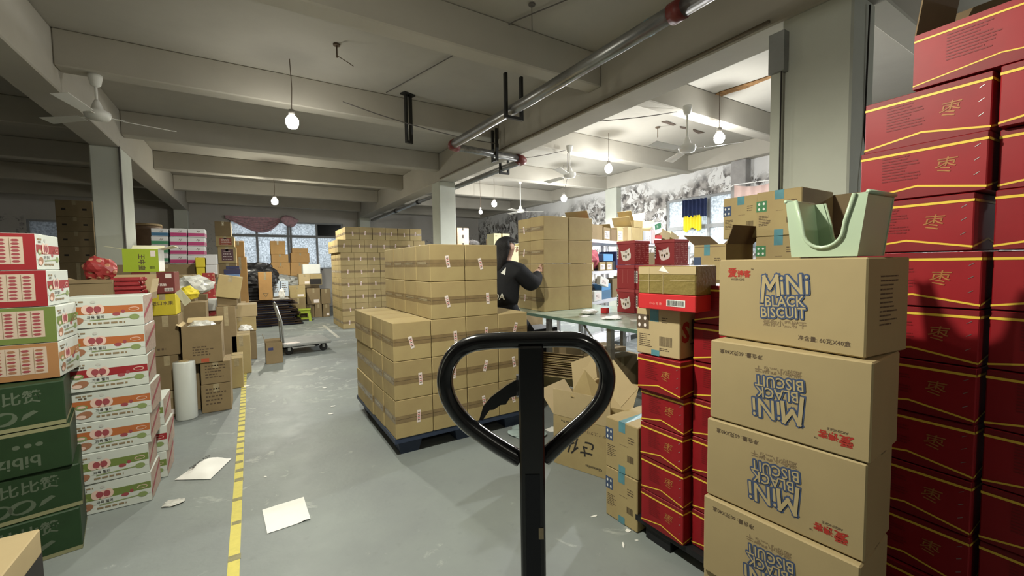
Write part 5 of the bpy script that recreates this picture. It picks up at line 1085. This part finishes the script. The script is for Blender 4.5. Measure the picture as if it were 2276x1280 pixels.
P = [onZ(455, 1022, 0), onZ(515, 1020, 0), onZ(468, 1066, 0), onZ(388, 1068, 0)]; V = []; n = 12
for j in range(n):
    for i in range(n):
        u, v = i / 11, j / 11; q = (P[0] * (1 - u) + P[1] * u) * (1 - v) + (P[3] * (1 - u) + P[2] * u) * v - Vector((-.30, 3.44, 0)); V.append((q.x, q.y, .004 + .05 * sin(pi * u) * sin(pi * v) ** .6 + .012 * sin(u * 9 + v * 7) * sin(pi * u) * sin(pi * v)))
link('bag_body', mesh('bag_body', V, [(j * n + i, (j + 1) * n + i, (j + 1) * n + i + 1, j * n + i + 1) for j in range(n - 1) for i in range(n - 1)], whitep, smooth=True), t)
ux = (P[0] - P[3]); a_ = atan2(ux.y, ux.x); TV, TF = textpoly('GIAHO CO', .038, .03); q = (P[0] + P[3]) / 2 * .62 + (P[1] + P[2]) / 2 * .38 - Vector((-.30, 3.44, 0))
def bagz(x, y_): return .058
tp = G().add([(q.x + x * cos(a_) - y_ * sin(a_), q.y + x * sin(a_) + y_ * cos(a_), .052) for x, y_ in TV], TF, inkd); link('printed_letters', tp.mesh('printed_letters'), t)
litter = [((548, 858), .10, .05, 'white cardboard strip lying across the yellow line'), ((1385, 1212), .05, .012, 'thin white paper strip on the floor near the black pallet'), ((1320, 1148), .05, .015, 'small cream scrap on the floor by the blue-taped cartons'), ((1396, 1180), .03, .03, 'small white scrap by the foot of the blue-taped carton'), ((1228, 955), .14, .12, 'white paper under the open kraft carton'), ((590, 1060), .03, .012, 'tiny white scrap in the middle of the aisle'), ((740, 903), .05, .04, 'pale torn label stuck on the floor by the pallet'), ((722, 862), .05, .035, 'pale torn label further from the pallet'), ((735, 920), .06, .03, 'third pale torn label on the floor by the pallet'), ((555, 815), .10, .05, 'white paper on the floor by the tray pile'), ((1415, 1262 - 60), .02, .01, 'white speck of paper in front of black pallet')]
for (x, y_), w_, d_, lb_ in litter:
    p = onZ(x, y_, 0); r = random.Random(x); pts = [(w_ / 2 * cos(t_) * r.uniform(.7, 1.1), d_ / 2 * sin(t_) * r.uniform(.6, 1.1), 0) for t_ in [2 * pi * i / 9 for i in range(9)]]
    g = G().add(pts + [(a, b, .0025) for a, b, c in pts], [tuple(range(9))[::-1], tuple(range(9, 18))] + [(i, (i + 1) % 9, (i + 1) % 9 + 9, i + 9) for i in range(9)], whitep)
    tag(link('paper_scrap', g.mesh('paper_scrap'), None, (p.x, p.y, .0012), r.uniform(-1, 1)), lb_, 'paper scrap')
crumple('plastic_scrap', 'crumpled clear plastic scrap on the floor by the candy stack', 'plastic scrap', onZ(385, 1120, 0), .10, .07, .02, film, 61)
crumple('plastic_sheet', 'bluish clear plastic beside the open kraft carton on the floor', 'plastic sheet', (1.82, 2.72, .001), .26, .3, .03, mat('blue_film', (.42, .52, .52), .2, var=.3), 62)
# ================================================================== PALLET JACK
jx, jy = .407, .595
t = thing('pallet_jack', 'black pallet jack with looped handle standing upright in the foreground', 'pallet jack', (jx, jy, 0), radians(-31.9))
k = .000774; cxp, cyp, zc = 1177.5, 757.0, 1.2195
def lp(x, y_): return ((x - cxp) * k, -.0, zc - (y_ - cyp) * k)
def spline(P, n=6):
    P = [P[0]] + P + [P[-1]]; out = []
    for i in range(1, len(P) - 2):
        for j in range(n):
            t_ = j / n; a, b, c, d = [Vector(p) for p in P[i - 1:i + 3]]; out.append(.5 * ((2 * b) + (c - a) * t_ + (2 * a - 5 * b + 4 * c - d) * t_ * t_ + (3 * b - a - 3 * c + d) * t_ ** 3))
    return out + [Vector(P[-2])]
lpts = [(1150, 1030), (1108, 1004), (1065, 974), (1025, 940), (996, 898), (984, 855), (990, 815), (1012, 782), (1050, 763), (1100, 758), (1177, 757), (1250, 757), (1292, 762), (1325, 783), (1344, 815), (1350, 852), (1338, 895), (1310, 932), (1270, 968), (1237, 998), (1205, 1030)]
link('handle_loop', G().tube(spline([lp(*p) for p in lpts], 5), .0143, black, 18).mesh('handle_loop', True), t)
link('shaft', G().box((-.0215, -.02, .32), (.0215, .02, zc - .008), black, bev=.003).mesh('shaft'), t); link('shaft_sticker', G().box((-.0125, -.0212, .6), (.0125, -.0203, .99), mat('navy_sticker', (.008, .009, .014), .35)).mesh('shaft_sticker'), t)
lev = [(1152, 848), (1120, 866), (1085, 892), (1068, 912), (1058, 944), (1066, 945), (1082, 922), (1092, 921), (1108, 910), (1120, 909), (1130, 893), (1142, 890), (1152, 882)]
Vl = [lp(*p) for p in lev]; n = len(Vl); link('release_lever', G().add([(a, .012, c) for a, b, c in Vl] + [(a, .020, c) for a, b, c in Vl], [tuple(range(n)), tuple(range(n, 2 * n))[::-1]] + [(i, i + n, (i + 1) % n + n, (i + 1) % n) for i in range(n)], black).mesh('release_lever'), t)
link('lever_pivot', G().tube([(-.0255, .016, zc - .085), (-.018, .016, zc - .085)], .02, black, 12).mesh('lever_pivot'), t)
link('scratch', G().box((.0095, -.0214, zc - .345), (.018, -.0204, zc - .325), tapec).mesh('scratch'), t)
orange = mat('jack_frame', (.02, .02, .022), .4)
link('pump_body', G().box((-.06, -.06, .16), (.06, .06, .33), orange, bev=.01).mesh('pump_body'), t)
for a in (-.05, .05): link('steer_wheel', G().lathe([(.08, -.02), (.09, -.012), (.09, .012), (.08, .02)], rubber, 24, Matrix.Translation((a, 0, .0905)) @ Matrix.Rotation(pi / 2, 4, 'Y')).mesh('steer_wheel', True), t)
link('axle_bracket', G().box((-.02, -.03, .0905), (.02, .03, .16), orange).mesh('axle_bracket'), t)
for a in (-.2, .2):
    link('fork', G().box((a - .075, -1.30, .075), (a + .075, -.12, .12), orange, bev=.006).mesh('fork'), t); link('load_wheel', G().lathe([(.036, -.04), (.038, -.03), (.038, .03), (.036, .04)], rubber, 16, Matrix.Translation((a, -1.15, .039)) @ Matrix.Rotation(pi / 2, 4, 'Y')).mesh('load_wheel', True), t)
link('fork_yoke', G().box((-.275, -.12, .075), (.275, -.06, .30), orange, bev=.006).mesh('fork_yoke'), t)
# ================================================================== PERSON
def skin(name, J, E_, m, parent, sub=2, root=0, smooth=True):
    me = bpy.data.meshes.new(name); me.from_pydata([j[0] for j in J], E_, []); me.materials.append(m)
    o = bpy.data.objects.new(name, me); C.objects.link(o); md = o.modifiers.new('s', 'SKIN'); md.use_smooth_shade = True
    sv = me.skin_vertices[0].data
    for i, j in enumerate(J): r = j[1]; sv[i].radius = r if isinstance(r, tuple) else (r, r); sv[i].use_root = (i == root)
    ss = o.modifiers.new('u', 'SUBSURF'); ss.levels = sub; ss.render_levels = sub
    dg = bpy.context.evaluated_depsgraph_get(); e = o.evaluated_get(dg); nm = bpy.data.meshes.new_from_object(e)
    nm.name = name; bpy.data.objects.remove(o); bpy.data.meshes.remove(me); nm.polygons.foreach_set('use_smooth', [True] * len(nm.polygons))
    if not nm.materials: nm.materials.append(m)
    return link(name, nm, parent)
skm = mat('skin', (.55, .34, .25), .55); hoodie = mat('black_hoodie', (.012, .013, .016), .85, var=.2, scale=8, bump=.5, bscale=9); pants = mat('black_trousers', (.014, .016, .022), .8, bump=.4, bscale=10); hairm = mat('black_hair', (.006, .005, .006), .6, bump=.7, bscale=60, stretch=(4, 4, .6)); shoe = mat('dark_shoe', (.03, .03, .035), .6)
# local frame: +Y is where the person faces, +X their right hand side
HX, HY = onZ(1128, 690, .9).x, 0
pp = atD(1117, 600, 4.5)
person = thing('person', 'person in black hoodie and black trousers working at the table stack', 'person', (pp.x, pp.y, 0), radians(-72))
# pelvis 0, spine, chest, neck, head; arms reach forward to the stack; right foot a step forward
J = [((0, 0, .90), (.13, .095)), ((0, .01, 1.05), (.115, .08)), ((0, .03, 1.20), (.135, .09)), ((0, .045, 1.32), (.12, .08)), ((0, .065, 1.40), (.05, .05)), ((0, .085, 1.46), (.052, .058)), ((0, .095, 1.535), (.078, .098)), ((0, .09, 1.60), (.06, .075)),
     ((.17, .05, 1.31), .052), ((.20, .22, 1.16), .044), ((.14, .43, 1.26), .034), ((.13, .48, 1.29), .026),
     ((-.17, .05, 1.31), .052), ((-.20, .20, 1.15), .044), ((-.12, .40, 1.22), .034), ((-.11, .46, 1.25), .026),
     ((.095, .01, .84), .098), ((.10, .33, .56), .062), ((.10, .30, .10), .042), ((.10, .33, .045), (.038, .035)), ((.10, .44, .03), (.036, .022)),
     ((-.095, .0, .84), .098), ((-.10, .03, .48), .062), ((-.10, -.03, .10), .042), ((-.10, -.0, .045), (.038, .035)), ((-.10, .12, .03), (.036, .022))]
E_ = [(0, 1), (1, 2), (2, 3), (3, 4), (4, 5), (5, 6), (6, 7), (3, 8), (8, 9), (9, 10), (10, 11), (3, 12), (12, 13), (13, 14), (14, 15), (0, 16), (16, 17), (17, 18), (18, 19), (19, 20), (0, 21), (21, 22), (22, 23), (23, 24), (24, 25)]
skin('body', J, E_, skm, person)
H_ = [((0, 0, .86), (.19, .15)), ((0, .005, 1.02), (.20, .155)), ((0, .02, 1.20), (.20, .15)), ((0, .03, 1.32), (.17, .115)), ((0, .05, 1.41), (.09, .085)),
      ((.20, .05, 1.27), .10), ((.24, .21, 1.13), .105), ((.18, .37, 1.20), .08), ((.145, .445, 1.26), .045), ((-.20, .05, 1.27), .10), ((-.24, .19, 1.12), .105), ((-.16, .34, 1.18), .08), ((-.12, .42, 1.225), .045)]
hd = skin('hoodie', H_, [(0, 1), (1, 2), (2, 3), (3, 4), (3, 5), (5, 6), (6, 7), (7, 8), (3, 9), (9, 10), (10, 11), (11, 12)], hoodie, person)
T_ = [((0, 0, 1.04), (.14, .11)), ((0, -.01, .88), (.165, .14)), ((.10, .02, .80), .115), ((.105, .33, .56), .095), ((.105, .30, .12), .068), ((-.10, -.0, .80), .115), ((-.105, .03, .48), .085), ((-.105, -.03, .12), .065)]
skin('trousers', T_, [(0, 1), (1, 2), (2, 3), (3, 4), (1, 5), (5, 6), (6, 7)], pants, person)
for s, yy in ((1, .335), (-1, .01)):
    skin('shoe', [((s * .10, yy - .035, .045), (.045, .042)), ((s * .10, yy + .06, .042), (.048, .04)), ((s * .10, yy + .15, .032), (.04, .028))], [(0, 1), (1, 2)], shoe, person)
# hair: cap plus a long fall down the back
bm = bmesh.new(); bmesh.ops.create_uvsphere(bm, u_segments=24, v_segments=16, radius=1)
for v in bm.verts:
    x, y_, z = v.co
    if y_ > .0 and z < .42: v.co.y = (y_) * .1; v.co.x *= .58
    if z < -.2 and y_ < .45: v.co.z = -.2 + (z + .2) * 3.6; v.co.y = v.co.y * .8 - .55 * min(1, (-.2 - z) * 2); v.co.x *= 1.15
    v.co = Vector((v.co.x * .122, v.co.y * .132 + .074, v.co.z * .122 + 1.54))
me = bpy.data.meshes.new('hair'); bm.to_mesh(me); bm.free(); me.materials.append(hairm); me.polygons.foreach_set('use_smooth', [True] * len(me.polygons)); link('hair', me, person)
for s in (1, -1):
    link('ear', G().lathe([(.004, -.02), (.016, -.012), (.019, .002), (.014, .016), (.004, .022)], skm, 10, Matrix.Translation((s * .084, .10, 1.525)) @ Matrix.Diagonal((.5, .8, 1.1, 1))).mesh('ear', True), person)
    link('eye', G().lathe([(.002, -.006), (.011, 0), (.002, .006)], inkd, 10, Matrix.Translation((s * .032, .193, 1.54)) @ Matrix.Diagonal((1, .5, .8, 1))).mesh('eye', True), person)
link('nose', G().lathe([(.014, -.02), (.016, -.012), (.008, .01), (.004, .03)], skm, 10, Matrix.Translation((0, .196, 1.522))).mesh('nose', True), person); link('mouth', G().box((-.02, .186, 1.488), (.02, .192, 1.495), mat('lips', (.45, .13, .12), .5)).mesh('mouth'), person)
for o_ in list(person.children):                                   # the head is turned to the right of the shoulders
    if o_.name.split('.')[0] in ('hair', 'ear', 'eye', 'nose', 'mouth'):
        pv = Vector((0, .085, 0)); R_ = Matrix.Rotation(-.55, 3, 'Z'); o_.location = pv - R_ @ pv; o_.rotation_euler = (0, 0, -.55)
def hand(s, base, dirv):
    b = Vector(base); d = Vector(dirv).normalized(); side = Vector((0, 0, 1)); nrm = d.cross(side).normalized() * s
    J = [(tuple(b), .024), (tuple(b + d * .045), (.026, .034))]; E2 = [(0, 1)]
    for i in range(4):
        o = side * (.03 - .02 * i); L = (.033, .037, .035, .027)[i]; p1 = b + d * .07 + o; p2 = p1 + d * L - nrm * .006; p3 = p2 + d * L * .7 - nrm * .014; c = len(J)
        J += [(tuple(p1), .0105), (tuple(p2), .009), (tuple(p3), .0075)]; E2 += [(1, c), (c, c + 1), (c + 1, c + 2)]
    c = len(J); p1 = b + d * .02 + side * .035; J += [(tuple(p1), .011), (tuple(p1 + d * .025 + side * .02), .010), (tuple(p1 + d * .05 + side * .018), .008)]; E2 += [(0, c), (c, c + 1), (c + 1, c + 2)]
    return skin('hand', J, E2, skm, person, 1)
hand(1, (.13, .48, 1.29), (0, 1, .1)); hand(-1, (-.11, .46, 1.25), (.05, 1, .1))
# printed letters and small triangle on the hoodie back, laid on the cloth surface
from mathutils.bvhtree import BVHTree
bv = BVHTree.FromPolygons([v.co[:] for v in hd.data.vertices], [tuple(p.vertices) for p in hd.data.polygons])
def onback(st, x, z, size, m, off=.03):
    TV, TF = textpoly(st, size, off); V = []
    for a, b in TV:
        h = bv.ray_cast(Vector((x + a, -1, z + b)), Vector((0, 1, 0))); V.append((x + a, (h[0].y if h[0] else -.12) - .004, z + b))
    link('back_print', G().add(V, TF, m).mesh('back_print'), person)
onback('NDA', .02, .99, .085, white); V = []
for a, b in ((.04, 1.265), (.10, 1.245), (.095, 1.325)):
    h = bv.ray_cast(Vector((a, -1, b)), Vector((0, 1, 0))); V.append((a, (h[0].y if h[0] else -.1) - .005, b))
link('back_print', G().add(V, [(0, 1, 2)], white).mesh('back_print'), person)
